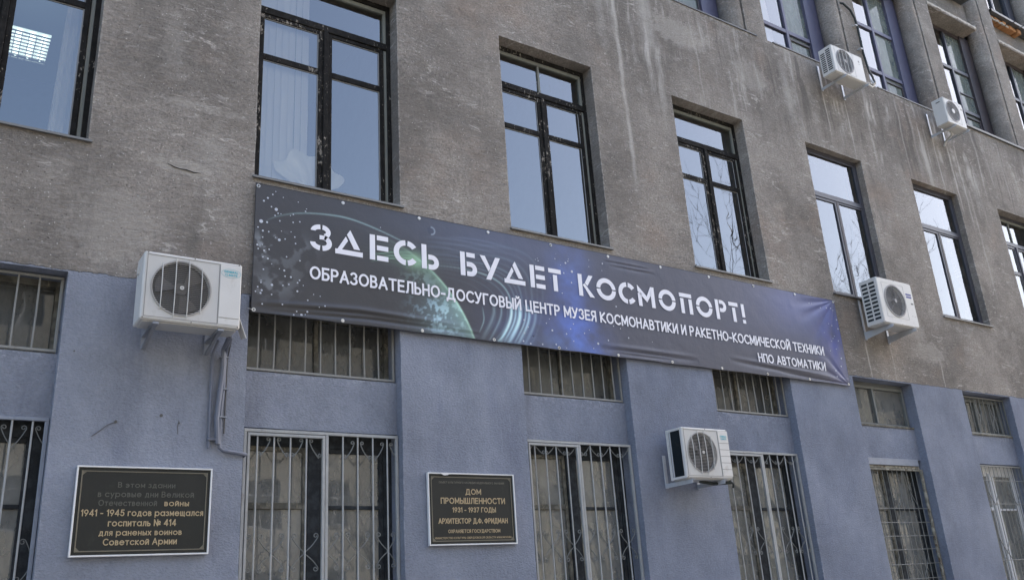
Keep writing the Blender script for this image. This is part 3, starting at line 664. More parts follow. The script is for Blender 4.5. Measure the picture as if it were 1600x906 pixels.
# ------------------------------------------------------------------ text helper
def AR(cx, cy, rx, ry, a0, a1, n=12):
    return [(cx+rx*math.cos(math.radians(a0+(a1-a0)*k/n)), cy+ry*math.sin(math.radians(a0+(a1-a0)*k/n))) for k in range(n+1)]
BOWL = [(0, 1), (0, 0), (.28, 0)]+AR(.28, .28, .26, .28, -90, 90, 8)+[(0, .56)]
G = {'А': [[(0, 0), (.36, 1), (.72, 0)], [(.13, .32), (.59, .32)]], 'Б': [[(.5, 1)]+BOWL], 'В': [[(0, .52), (0, 1), (.26, 1)]+AR(.26, .76, .23, .24, 90, -90, 8)+[(.0, .52), (0, 0), (.28, 0)]+AR(.28, .26, .27, .26, -90, 90, 8)],
 'Г': [[(0, 0), (0, 1), (.48, 1)]], 'Д': [[(0, -.18), (0, 0), (.8, 0), (.8, -.18)], [(.1, 0), (.22, .5), (.25, 1), (.66, 1), (.66, 0)]], 'Е': [[(.5, 1), (0, 1), (0, 0), (.52, 0)], [(0, .52), (.47, .52)]],
 'З': [AR(.24, .76, .25, .24, 150, -90)+AR(.24, .26, .29, .26, 90, -150)], 'И': [[(0, 1), (0, 0), (.6, 1), (.6, 0)]], 'Й': [[(0, 1), (0, 0), (.6, 1), (.6, 0)], AR(.3, 1.25, .14, .1, 180, 360, 6)],
 'К': [[(0, 0), (0, 1)], [(.56, 1), (.03, .5), (.6, 0)]], 'Л': [[(0, 0), (.08, .03), (.14, .3), (.17, 1), (.62, 1), (.62, 0)]], 'М': [[(0, 0), (0, 1), (.38, .22), (.76, 1), (.76, 0)]], 'Н': [[(0, 0), (0, 1)], [(.6, 0), (.6, 1)], [(0, .52), (.6, .52)]],
 'О': [AR(.41, .5, .41, .5, 0, 360, 22)], 'П': [[(0, 0), (0, 1), (.6, 1), (.6, 0)]], 'Р': [[(0, 0), (0, 1), (.28, 1)]+AR(.28, .73, .26, .27, 90, -90, 8)+[(0, .46)]], 'С': [AR(.42, .5, .42, .5, 48, 312, 18)],
 'Т': [[(0, 1), (.64, 1)], [(.32, 1), (.32, 0)]], 'У': [[(0, 1), (.33, .3)], [(.62, 1), (.26, .12), (.18, .01), (.04, 0)]], 'Ф': [[(.42, -.02), (.42, 1.02)], AR(.42, .5, .42, .34, 0, 360, 20)], 'Х': [[(0, 0), (.6, 1)], [(0, 1), (.6, 0)]],
 'Ц': [[(0, 1), (0, 0), (.7, 0), (.7, -.18)], [(.58, 1), (.58, 0)]], 'Ч': [[(0, 1), (0, .62)]+AR(.24, .62, .24, .2, 180, 270, 5)+[(.56, .46)], [(.56, 1), (.56, 0)]], 'Ш': [[(0, 1), (0, 0), (.84, 0), (.84, 1)], [(.42, 1), (.42, 0)]],
 'Щ': [[(0, 1), (0, 0), (.95, 0), (.95, -.18)], [(.84, 0), (.84, 1)], [(.42, 1), (.42, 0)]], 'Ъ': [BOWL], 'Ь': [BOWL], 'Ы': [BOWL, [(.76, 0), (.76, 1)]], 'Э': [AR(.28, .5, .38, .5, 132, -132, 16), [(.2, .5), (.66, .5)]],
 'Я': [[(.54, 0), (.54, 1), (.26, 1)]+AR(.26, .74, .25, .26, 90, 270, 8)+[(.54, .48)], [(.26, .48), (0, 0)]], 'Ж': [[(.4, 0), (.4, 1)], [(0, 1), (.4, .5), (.8, 1)], [(0, 0), (.4, .5), (.8, 0)]],
 '1': [[(0, .8), (.2, 1), (.2, 0)]], '3': [AR(.24, .76, .22, .24, 150, -90)+AR(.24, .27, .26, .27, 90, -150)], '4': [[(.44, 0), (.44, 1), (0, .26), (.58, .26)]], '5': [[(.5, 1), (.14, 1), (.08, .56)]+AR(.26, .32, .27, .32, 115, -150)], '7': [[(0, 1), (.5, 1), (.14, 0)]],
 '9': [AR(.28, .68, .27, .31, 0, 360, 16), [(.55, .62), (.22, 0)]], '-': [[(0, .38), (.3, .38)]], '.': [[(0, .0), (0, .12)]], '№': [[(0, 0), (0, 1), (.56, 0), (.56, 1)], AR(.84, .55, .15, .2, 0, 360, 12), [(.7, .18), (.98, .18)]],
 'G': [AR(.42, .5, .42, .5, 48, 350, 18)+[(.5, .45)]], 'E': None, 'N': [[(0, 0), (0, 1), (.6, 0), (.6, 1)]], 'R': [[(0, 0), (0, 1), (.28, 1)]+AR(.28, .73, .26, .27, 90, -90, 8)+[(0, .46)], [(.3, .46), (.56, 0)]], 'A': None, 'L': [[(0, 1), (0, 0), (.48, 0)]], 'C': None, 'I': [[(0, 0), (0, 1)]], 'M': None, 'T': None,
 'W': [[(0, 1), (.22, 0), (.44, .8), (.66, 0), (.88, 1)]], 'K': None, 'O': None, 'S': [AR(.26, .75, .25, .25, 40, 270, 10)+AR(.26, .26, .26, .26, 90, -140, 10)], 'U': [[(0, 1), (0, .3)]+AR(.3, .3, .3, .3, 180, 360, 10)+[(.6, 1)]]}
for a_, b_ in zip('EACMTKO', 'ЕАСМТКО'): G[a_] = G[b_]
for ch_ in 'вгдзийклмнптхчщыьяэ': G[ch_] = [[(px*.74, pz*.68) for px, pz in st] for st in G[ch_.upper()]]
G['о'] = [AR(.33, .34, .33, .34, 0, 360, 18)]; G['а'] = [AR(.33, .34, .33, .34, 0, 360, 18), [(.66, 0), (.66, .68)]]; G['е'] = [[(.02, .36), (.64, .36)]+AR(.33, .34, .33, .34, 8, 320, 18)]
G['с'] = [AR(.33, .34, .33, .34, 45, 315, 16)]; G['р'] = [[(0, -.3), (0, .68)], AR(.34, .34, .33, .34, 0, 360, 18)]; G['у'] = [[(0, .68), (.25, .06)], [(.5, .68), (.12, -.3)]]
def text(name, s, x0, x1, z0, z1, y, m, par, bold=0.0, conform=None):
    """lettering from stroked outlines; z0..z1 is the height of the capitals"""
    H_ = z1-z0; sw = bold*H_; pen = 0; st = []
    for chh in s:
        if chh == ' ': pen += .42; continue
        g = G[chh]; w = max(p[0] for q in g for p in q)
        for q in g: st.append([(pen+px, pz) for px, pz in q])
        pen += w+.30
    sp = []
    for pl in st:   # break strokes at sharp corners so every stroke keeps its width
        cur = [pl[0]]
        for k in range(1, len(pl)):
            cur.append(pl[k])
            if k < len(pl)-1:
                a = Vector(pl[k])-Vector(pl[k-1]); b = Vector(pl[k+1])-Vector(pl[k])
                if a.length and b.length and a.normalized().dot(b.normalized()) < .6: sp.append(cur); cur = [pl[k]]
        sp.append(cur)
    st = sp; W_ = pen-.30; kx = (x1-x0-sw)/W_; V = []; Fc = []
    for q, pl in enumerate(st):
        P_ = [Vector((x0+sw/2+px*kx, z0+sw/2+pz*(H_-sw))) for px, pz in pl]; closed = (P_[0]-P_[-1]).length < 1e-6; n = len(P_); b0 = len(V)
        for k in range(n):
            a = P_[k]-P_[k-1] if k > 0 else (P_[-1]-P_[-2] if closed else P_[1]-P_[0]); b = P_[k+1]-P_[k] if k < n-1 else (P_[1]-P_[0] if closed else P_[-1]-P_[-2])
            a = a.normalized() if a.length else b.normalized(); b = b.normalized() if b.length else a
            nn = Vector((-a.y, a.x))+Vector((-b.y, b.x)); nn = nn.normalized() if nn.length > 1e-4 else Vector((-a.y, a.x)); mm = min(1.6, 1/max(.3, nn.dot(Vector((-a.y, a.x)))))
            p = P_[k]
            if not closed and k == 0: p = p-b*sw*.5
            if not closed and k == n-1: p = p+a*sw*.5
            for sg in (-1, 1):
                c = p+nn*(sg*sw*.5*mm); V.append((c.x, (conform(c.x, c.y) if conform else 0)+y-.0002*(q % 7), c.y))
        for k in range(n-1): Fc.append((b0+2*k, b0+2*k+2, b0+2*k+3, b0+2*k+1))
    me = bpy.data.meshes.new(name); me.from_pydata(V, [], Fc); me.materials.append(m)
    o = bpy.data.objects.new(name, me); COL.objects.link(o)
    loc = Vector((0, 0, 0)); p = par
    while p is not None: loc += p.location; p = p.parent
    o.parent = par; o.location = -loc; o['kind'] = 'stuff'; return o
# ------------------------------------------------------------------ banner
BX0, BX1, BZ0, BZ1 = 2.44, 11.64, 4.385, 5.757
ban = empty('banner', (BX0, -.04, BZ0), 'long dark space banner with a planet and white Cyrillic lettering, stretched across the facade', 'banner')
def bsurf(x, z):
    u = x-BX0; v = z-BZ0; L = BX1-BX0; y = -.045
    y += -.006*math.sin(u*.9+.5)*math.sin(math.pi*max(0, min(1, v/1.37)))
    # folds near the lower left, lower right, upper right
    def fold(u0, u1, vf, amp, wd):
        if u <= u0-.01 or u >= u1+.01: return 0
        t = (u-u0)/(u1-u0); e = max(0, math.sin(math.pi*min(1, max(0, t))))**.7
        d = (v-vf(u))/wd; return amp*e*(math.exp(-d*d)-.8*math.exp(-(d-1.6)**2))
    y += fold(0, 2.4, lambda q: .055+.06*min(1, q/1.1)-.02*max(0, q-1.2), .015, .028)
    y += fold(.1, 2.6, lambda q: .02+.055*min(1, q/1.2)-.012*max(0, q-1.3), .013, .02)
    y += fold(4.3, 6.0, lambda q: .085, .010, .03); y += fold(4.5, 5.6, lambda q: .045, .006, .016)
    y += fold(4.5, 5.3, lambda q: 1.27, .005, .018); y += fold(4.6, 5.4, lambda q: 1.22, .005, .02)
    y += fold(6.6, L+.1, lambda q: .15-.12*((q-6.6)/(L-6.6)), .013, .03); y += fold(7.6, L+.1, lambda q: .075-.06*((q-7.6)/(L-7.6)), .010, .018)
    for ang, am in ((-.18, .012), (-.42, .014), (-.8, .010), (-1.25, .009)):
        du, dv = L-u, (BZ1-BZ0)-v; r = math.hypot(du, dv)
        if .02 < r < 1.1:
            th = math.atan2(-dv, du); d = (th-ang)/.09; y += am*math.exp(-d*d)*math.sin(math.pi*r/1.1)
    for ang, am in ((.35, .010), (.75, .008)):
        du, dv = L-u, v; r = math.hypot(du, dv)
        if .02 < r < .9:
            th = math.atan2(dv, du); d = (th-ang)/.1; y += am*math.exp(-d*d)*math.sin(math.pi*r/.9)
    return y
nx_, nz_ = 921, 138
us = np.linspace(0, BX1-BX0, nx_); vs_ = np.linspace(0, BZ1-BZ0, nz_)
def lat(sc_, seed, shape=(nz_, nx_)):
    """value noise on the banner grid"""
    r = np.random.default_rng(seed); gx = int((BX1-BX0)*sc_)+3; gz = int((BZ1-BZ0)*sc_)+3; g = r.random((gz, gx))
    X, Z = np.meshgrid(us*sc_, vs_*sc_); xi = X.astype(int); zi = Z.astype(int); fx = X-xi; fz = Z-zi; fx = fx*fx*(3-2*fx); fz = fz*fz*(3-2*fz)
    return g[zi, xi]*(1-fx)*(1-fz)+g[zi, xi+1]*fx*(1-fz)+g[zi+1, xi]*(1-fx)*fz+g[zi+1, xi+1]*fx*fz
def fbm(s0, seed, o=4): return sum(lat(s0*2**k, seed+k)*.5**k for k in range(o))/sum(.5**k for k in range(o))
Ug, Vg = np.meshgrid(us, vs_); L_ = BX1-BX0
def sst(x, a, b): t = np.clip((x-a)/(b-a), 0, 1); return t*t*(3-2*t)
def gauss(u0, v0, su, sv): return np.exp(-((Ug-u0)/su)**2-((Vg-v0)/sv)**2)
C = np.zeros((nz_, nx_, 3)); C[:] = (.042, .042, .046)
def add(col, w): 
    global C; C = C+np.array(col)*w[..., None]
n1 = fbm(2, 3); n2 = fbm(5, 20, 5); n3 = fbm(14, 40, 4)
add((.0, .002, .006), sst(Ug, 1.5, 3.5)*.8)
add((.009, .014, .040), sst(Ug, 4.8, 8.3)*(.4+.9*n1)*sst(Vg, .05, .8)); add((.012, .014, .034), sst(Ug, 1.6, 3.6))
add((.03, .045, .09), gauss(2.9, 1.25, 1.5, .32)*.9)
add((.03, .07, .26), gauss(3.95, .9, .26, .55)*n2*1.6); add((.02, .07, .32), gauss(4.05, .15, .34, .34)*(n2**1.0)*1.9); add((.02, .04, .14), gauss(3.5, .25, .6, .35)*n2*1.6)
add((.02, .03, .20), gauss(9.0, .7, .35, .7)*n2*1.2); add((.022, .034, .12), gauss(8.3, 1.15, .8, .4)*1.0)
add((.05, .09, .12), gauss(3.6, .05, .5, .15)*n2)
# milky haze on the left
hz = sst(n2, .52, .72); hz = sst(fbm(9, 80, 5), .50, .62); add((.22, .24, .26), hz*gauss(.28, .78, .20, .05)); add((.2, .22, .24), hz*gauss(.08, .66, .12, .07)); add((.07, .08, .09), hz*gauss(.2, .75, .33, .13)); add((.09, .10, .11), hz*gauss(.1, .28, .25, .10)); add((.05, .055, .06), hz*gauss(.3, .5, .25, .25))
# planet: circle, limb on the right
PX, PZ, PR = .95, -.55, 1.66
d = np.hypot(Ug-PX, Vg-PZ); inside = sst(-(d-PR), 0, .012); rim = np.exp(-np.clip(PR-d, 0, 9)/.10)*inside
ang = np.arctan2(Vg-PZ, Ug-PX); av = np.exp(-((ang-.62)/.40)**2)
add((.16, .30, .20), rim*av*1.0); add((.25, .38, .28), np.exp(-((d-PR+.01)/.012)**2)*av*.9)
tex = sst(n3, .48, .70)*inside; n4 = fbm(28, 60, 3); tex = sst(n3*.5+n4*.5, .47, .62)*inside; add((.22, .33, .35), tex*gauss(2.18, .22, .26, .2)*1.0); add((.12, .19, .24), tex*gauss(1.95, .28, .2, .22)); add((.09, .14, .13), tex*gauss(1.85, .62, .2, .1)); add((.10, .16, .18), inside*gauss(2.2, .2, .32, .28))
# green light behind the letters
add((.14, .26, .14), gauss(1.78, .82, .16, .10)*(.5+n2)); add((.05, .1, .06), gauss(1.55, .84, .25, .08)*(.5+np.sin(Vg*160)*.5))
# rings: arcs as polylines drawn with soft width
def stroke(pts, w, col, k=1.0, taper=True):
    pts = np.array(pts, float); t = np.linspace(0, 1, len(pts)); tt = np.linspace(0, 1, 260)
    # Catmull-like smoothing by cubic polynomial fits
    deg = min(5, len(pts)-1); px = np.polyval(np.polyfit(t, pts[:, 0], deg), tt); pz = np.polyval(np.polyfit(t, pts[:, 1], deg), tt)
    acc = np.zeros((nz_, nx_)); 
    for i in range(len(tt)):
        u0, v0 = px[i], pz[i]; i0 = int((u0-.12)/(us[1])); i1 = int((u0+.12)/us[1])+1; j0 = int((v0-.12)/vs_[1]); j1 = int((v0+.12)/vs_[1])+1
        i0, i1, j0, j1 = max(0, i0), min(nx_, i1), max(0, j0), min(nz_, j1)
        if i1 <= i0 or j1 <= j0: continue
        e = (max(0, math.sin(math.pi*tt[i]))**.6 if taper else min(1, tt[i]*2.2)**1.5)
        q = np.exp(-(((Ug[j0:j1, i0:i1]-u0)**2+(Vg[j0:j1, i0:i1]-v0)**2)/w**2))*e
        acc[j0:j1, i0:i1] = np.maximum(acc[j0:j1, i0:i1], q)
    add(col, acc*k)
T = (.22, .34, .34)
stroke([(.1, .97), (.52, 1.14), (.82, 1.18), (.98, 1.17), (1.24, 1.14), (1.57, 1.04), (1.75, .97)], .008, T, 1.0)
main = [(1.07, .63), (1.56, .74), (2.09, .81), (2.35, .83), (2.59, .81), (2.71, .78), (2.91, .71), (3.0, .63), (3.04, .5), (3.03, .35), (2.93, .15), (2.83, .02)]
stroke(main, .010, T, .9, False)
for dk, kk, ww in ((-.05, .55, .012), (.05, .8, .014), (.09, .55, .01), (.13, .9, .016), (.19, .35, .012), (.26, .5, .02), (.33, .25, .014), (.40, .3, .018), (-.12, .3, .01), (-.2, .25, .01)):
    pts = []
    for (u0, v0) in main:
        s_ = .25+.75*sst(np.array(u0), 1.0, 3.0); pts.append((u0+dk*1.1*sst(np.array(u0), 2.3, 3.0), v0+dk*s_*(1 if v0 > .4 else .0)*1.0))
    stroke(pts, ww*.8, (.12, .19, .22), kk*.6, False)
for u0, k, w in ((2.84, 1.4, .02), (2.90, .9, .013), (2.96, 1.6, .022), (3.04, .7, .012), (3.09, 1.0, .016), (2.70, .4, .012), (2.6, .3, .02), (3.18, .35, .02)):
    stroke([(u0, 0), (u0+.10, .16), (u0+.17, .3), (u0+.19, .42), (u0+.17, .5)], w, (.36, .54, .58), k*.95)
stroke([(2.57, .08), (2.63, .2), (2.645, .28), (2.63, .4)], .007, T, .9)
for v0 in (.86, .89, .93): stroke([(1.25, v0-.14), (1.5, v0-.06), (1.75, v0-.02)], .008, (.12, .24, .15), .7)
for v0, u0, u1 in ((1.02, 1.85, 2.5), (.94, 1.95, 2.5), (1.15, 1.9, 3.0), (1.09, 1.9, 2.9), (1.2, 2.2, 3.1)): stroke([(u0, v0-.02), ((u0+u1)/2, v0+.02), (u1, v0-.01)], .012, (.05, .07, .10), .6)
# small moon
add((-.015, -.012, -.008), sst(-(np.hypot(Ug-2.0, Vg-1.22)), -.055, -.045)); add((.25, .3, .34), np.exp(-((np.hypot(Ug-2.0, Vg-1.22)-.045)/.007)**2)*(Ug > 2.0))
# print fade: the cloth is a little washed out
C = np.clip(C, 0, .85)
stars = [(3.43, 1.11, 2), (3.46, 1.13, 2), (3.47, 1.1, 3), (3.75, 1.24, 1), (3.73, 1.17, 3), (3.81, 1.1, 2), (3.89, 1.14, 5), (3.93, 1.17, 3), (3.94, 1.2, 2), (3.98, 1.04, 7), (3.85, 1.0, 4), (3.96, .89, 4), (3.8, .73, 3), (4.49, 1.23, 4), (4.27, 1.24, 2), (4.26, 1.15, 2), (4.47, 1.13, 2), (3.64, .9, 1), (4.65, .67, 4),
 (3.57, .37, 2), (3.52, .31, 3), (3.6, .23, 5), (3.32, .13, 3), (3.81, .21, 4), (3.88, .28, 3), (3.93, .35, 3), (4.09, .25, 3), (4.17, .3, 2), (3.44, .04, 4), (3.64, .06, 4), (3.91, .13, 3), (4.29, .14, 6), (4.46, .2, 4), (4.21, .07, 3), (3.79, .03, 2), (4.57, .4, 3), (4.68, .38, 3), (4.8, .27, 4), (5.2, .26, 2),
 (8.58, 1.25, 3), (8.64, 1.25, 2), (8.84, 1.21, 4), (8.97, 1.22, 4), (9.08, 1.23, 4), (9.13, 1.2, 3), (9.17, 1.05, 5), (9.16, .9, 5), (9.03, .94, 4), (8.95, .96, 3), (9.04, .77, 3), (9.0, .73, 3), (8.95, .68, 3), (9.11, .7, 4), (9.02, .56, 3), (8.87, .52, 3), (9.1, .42, 6), (9.06, .29, 5), (8.91, .21, 5), (8.92, .12, 4), (8.67, .79, 1), (8.8, .8, 2),
 (3.2, .31, 4), (3.25, .23, 3), (3.19, .15, 4), (3.32, .13, 3), (3.17, .05, 4), (3.27, .03, 4),
 (.2, 1.32, 2), (.17, 1.28, 3), (.12, 1.23, 4), (.08, 1.19, 4), (.28, 1.27, 2), (.16, 1.14, 3), (.21, 1.12, 7), (.2, 1.05, 3), (.23, 1.08, 3), (.26, 1.08, 2), (.06, .96, 8), (.12, .96, 4), (.25, 1.0, 3), (.39, 1.1, 3), (.39, 1.01, 3), (.36, 1.08, 2), (.46, 1.03, 3), (.52, 1.16, 3), (.53, 1.19, 2), (.03, .89, 3), (.08, .86, 4), (.14, .86, 3), (.27, .89, 2), (.37, .9, 2), (.08, .79, 3), (.25, .79, 6), (.21, .81, 2), (.31, .81, 3), (.41, .85, 3), (.03, .7, 4), (.08, .71, 2), (.42, .78, 3), (.04, .66, 3), (.1, .65, 4), (.15, .67, 3), (.44, 1.25, 2), (1.37, 1.14, 2),
 (.09, .58, 3), (.14, .57, 4), (.18, .52, 2), (.33, .62, 3), (.47, .6, 3), (.1, .45, 3), (.26, .48, 2), (.31, .47, 4), (.32, .41, 3), (.38, .41, 4), (.08, .33, 2), (.08, .31, 3), (.19, .3, 5), (.3, .31, 3), (.36, .33, 3), (.47, .39, 3), (.45, .36, 3), (.51, .34, 2), (.05, .26, 3), (.09, .23, 4), (.08, .2, 4), (.03, .21, 3), (.45, .27, 4), (.19, .2, 3), (.62, .26, 2), (.56, .19, 3), (.69, .25, 2), (.1, .09, 3), (.3, .11, 3), (.45, .06, 3), (.56, .07, 4), (.5, .03, 5), (.42, .02, 3), (.54, .04, 2), (.74, .15, 3), (.68, .13, 2)]
V = []
for j in range(nz_):
    for i in range(nx_):
        u, v = us[i], vs_[j]
        x, z = BX0+u, BZ0+v
        # slight scalloping of the hem between the eyelets, corners pulled
        if j == 0: z += .008*abs(math.sin(math.pi*u/.915))
        V.append((x, bsurf(x, z), z))
V = np.array(V); V[:, 0] += -.012*(1-V[:, 2]/BZ1)*0
I = np.arange(nx_*nz_).reshape(nz_, nx_)
Fq = np.stack([I[:-1, :-1], I[:-1, 1:], I[1:, 1:], I[1:, :-1]], -1).reshape(-1, 4)
me = bpy.data.meshes.new('cloth'); me.from_pydata(V.tolist(), [], Fq.tolist())
ca = me.color_attributes.new('print', 'FLOAT_COLOR', 'POINT'); ca.data.foreach_set('color', np.concatenate([C, np.ones((nz_, nx_, 1))], -1).ravel())
mb = mat('printed_vinyl', (.04, .04, .04), .42); n = N(mb); n.out(Base_Color=n.attr('print').outputs['Color'], Normal=n.bump(n.noise(n.pos(), 5, 4, .6), .25, .02)); me.materials.append(mb); me.shade_smooth()
cl = bpy.data.objects.new('cloth', me); COL.objects.link(cl); cl.parent = ban; cl.location = -ban.location
M['star'] = mat('printed_star', (.5, .53, .6), .5); M['letter'] = mat('white_print', (.80, .80, .86), .5); M['hem'] = mat('banner_hem', (.02, .02, .024), .5)
sb = MB()
for u, v, s_ in stars: x, z = BX0+u, BZ0+v; sb.disc(x, bsurf(x, z)-.0025, z, .0024*s_+.0006, 9, .001)
tag(sb.build('printed_star', M['star'], ban), kind='stuff')
hm = MB(); P4 = [(BX0+L_*k/60, BZ1) for k in range(61)]; hm.tube([(x, bsurf(x, z)+.004, z+.003) for x, z in P4], .006, 5)
hm.tube([(BX0+L_*k/60, bsurf(BX0+L_*k/60, BZ0)+.004, BZ0+.008*abs(math.sin(math.pi*L_*k/60/.915))-.003) for k in range(61)], .005, 5)
hm.tube([(BX0-.002, bsurf(BX0, BZ0+1.37*k/12)+.004, BZ0+1.37*k/12) for k in range(13)], .005, 5); hm.tube([(BX1+.002, bsurf(BX1, BZ0+1.37*k/12)+.004, BZ0+1.37*k/12) for k in range(13)], .005, 5); hm.build('hem', M['hem'], ban)
M['eyelet'] = mat('metal_eyelet', (.6, .6, .58), .35, .7)
for k in range(11):
    for v in (1.345, .022):
        u = min(max(.915*k+.02, .02), L_-.025); x, z = BX0+u, BZ0+v; e = MB(); e.ring(x, bsurf(x, z)-.005, z, .009, .019, 12, .005); eo = e.build('eyelet', M['eyelet'], ban)
        if k % 3 or v > 1: MB().disc(x, bsurf(x, z)-.009, z, .011, 8, .008).build('screw', M['eyelet'] if k % 4 else M['screw'], eo)
rp = MB(); rp.tube([(BX0, -.05, BZ0+.02), (BX0-.03, -.02, BZ0+.04)], .004, 5); rp.tube([(BX1, -.05, BZ1-.02), (BX1+.05, -.01, BZ1+.02)], .004, 5); rp.build('tie_cord', M['white'], ban)
# stencil capitals
def arcp(cx, cz, rx, rz, t, a0, a1, n=14):
    A = [math.radians(a0+(a1-a0)*k/n) for k in range(n+1)]
    return [(cx+rx*math.cos(a), cz+rz*math.sin(a)) for a in A]+[(cx+(rx-t)*math.cos(a), cz+(rz-t)*math.sin(a)) for a in A[::-1]]
def R4(x0, x1, z0, z1): return [(x0, z0), (x1, z0), (x1, z1), (x0, z1)]
H = .29; t = .062
def glyph(ch, w):
    if ch == 'З': return [arcp(w*.48, H-.078, w*.46, .078, t*.85, 95, 178), arcp(w*.52, H-.078, w*.40, .078, t*.85, 85, -62)+[], arcp(w*.52, .09, w*.46, .09, t*.9, 70, -84), arcp(w*.48, .09, w*.48, .09, t*.9, 264, 184), R4(w*.42, w*.72, .125, .172)]
    if ch == 'Д': return [R4(0, w, 0, t*.88), [(w*.08, t*.88), (w*.24, t*.88), (w*.46, H*.56), (w*.38, H*.72)], [(w*.42, H*.80), (w*.54, H), (w*.90, H*.27), (w*.68, H*.27)]]
    if ch == 'Е': return [R4(0, t, 0, H), R4(t+.022, w, H-t*.9, H), R4(t+.022, w, H/2-t*.45, H/2+t*.45), R4(t+.022, w, 0, t*.9)]
    if ch == 'С': return [arcp(w*.58, H/2, w*.58, H/2+.003, t, 94, 266), arcp(w*.58, H/2, w*.58, H/2+.003, t, 82, 36, 6), arcp(w*.58, H/2, w*.58, H/2+.003, t, 278, 324, 6)]
    if ch == 'Ь': return [R4(0, t, 0, H), arcp(w-.088, .088, .088, .088, t*.95, 90, -90)+[(t+.022, 0), (t+.022, t*.7), (w-.088, t*.9)][:0], R4(t+.022, w-.086, .176-t*.95, .176), R4(t+.022, w-.086, 0, t*.95)]
    if ch == 'Б': return [R4(0, t, 0, H), R4(t+.022, w*.9, H-t*.9, H), arcp(w-.088, .088, .088, .088, t*.95, 90, -90), R4(t+.022, w-.086, .176-t*.95, .176), R4(t+.022, w-.086, 0, t*.95)]
    if ch == 'У': return [[(0, H), (.07, H), (w*.50, H*.50), (w*.40, H*.34)], [(w*.26, 0), (w*.50, 0), (w, H), (w*.76, H)]]
    if ch == 'Т': return [R4(0, w, H-t*.9, H), R4(w*.5-t/2, w*.5+t/2, 0, H-t*.9-.022)]
    if ch == 'К': return [R4(0, t, 0, H), [(w*.42, H*.62), (w*.58, H*.50), (w*.97, H), (w*.70, H)], [(w*.28, H*.52), (w*.40, H*.60), (w, 0), (w*.70, 0)]]
    if ch == 'О': return [arcp(w/2, H/2, w/2, H/2+.004, t, 4, 176, 20), arcp(w/2, H/2, w/2, H/2+.004, t, 184, 356, 20)]
    if ch == 'М': return [R4(.0, t, 0, H*.62), [(0, H*.70), (0, H), (w*.52, H*.50), (w*.80, H), (w*.80+.001, H*.62), (w*.52, H*.22)], [(w-t, 0), (w, 0), (w, H), (w*.80, H), (w*.78, H*.6)]]
    if ch == 'П': return [R4(0, w, H-t*.9, H), R4(0+.01, t+.01, 0, H-t*.9-.02), R4(w-t, w, 0, H-t*.9-.02)]
    if ch == 'Р': return [R4(0, t, 0, H), arcp(w-.088, H-.088, .088, .088, t*.9, 90, -90), R4(t+.02, w-.086, H-t*.9, H), R4(t+.02, w-.086, H-.176, H-.176+t*.9)]
    if ch == '!': return [[(0, H), (w*1.0, H), (w*1.0, t+.03), (0, t+.03)], R4(0, w, 0, t*.85)]
line1 = [('З', 3.012, 3.255), ('Д', 3.287, 3.598), ('Е', 3.679, 3.897), ('С', 3.962, 4.225), ('Ь', 4.305, 4.52), ('Б', 4.803, 5.022), ('У', 5.069, 5.349), ('Д', 5.398, 5.694), ('Е', 5.772, 5.990), ('Т', 6.052, 6.241), ('К', 6.505, 6.752), ('О', 6.793, 7.108), ('С', 7.155, 7.417), ('М', 7.485, 7.775), ('О', 7.846, 8.152), ('П', 8.233, 8.460), ('О', 8.533, 8.844), ('Р', 8.912, 9.127), ('Т', 9.182, 9.367), ('!', 9.434, 9.494)]
for ch, x0, x1 in line1:
    zb = 5.134-.020*(x0-3)/6.5; g = MB(); yy = min(bsurf(x0, zb), bsurf(x1, zb), bsurf((x0+x1)/2, zb+H), bsurf(x0, zb+H), bsurf(x1, zb+H), bsurf((x0+x1)/2, zb+H/2))-.002
    for p in glyph(ch, x1-x0): g.poly([(x0+px, zb+pz) for px, pz in p], yy-.002, .002)
    g.build('letter', M['letter'], ban)
fl = lambda x, z: bsurf(x, z)
text('text_line', 'ОБРАЗОВАТЕЛЬНО-ДОСУГОВЫЙ ЦЕНТР МУЗЕЯ КОСМОНАВТИКИ И РАКЕТНО-КОСМИЧЕСКОЙ ТЕХНИКИ', 3.012, 11.137, 4.806, 4.948, -.008, M['letter'], ban, .165, fl)
text('text_line', 'НПО АВТОМАТИКИ', 9.625, 11.114, 4.568, 4.70, -.008, M['letter'], ban, .165, fl)
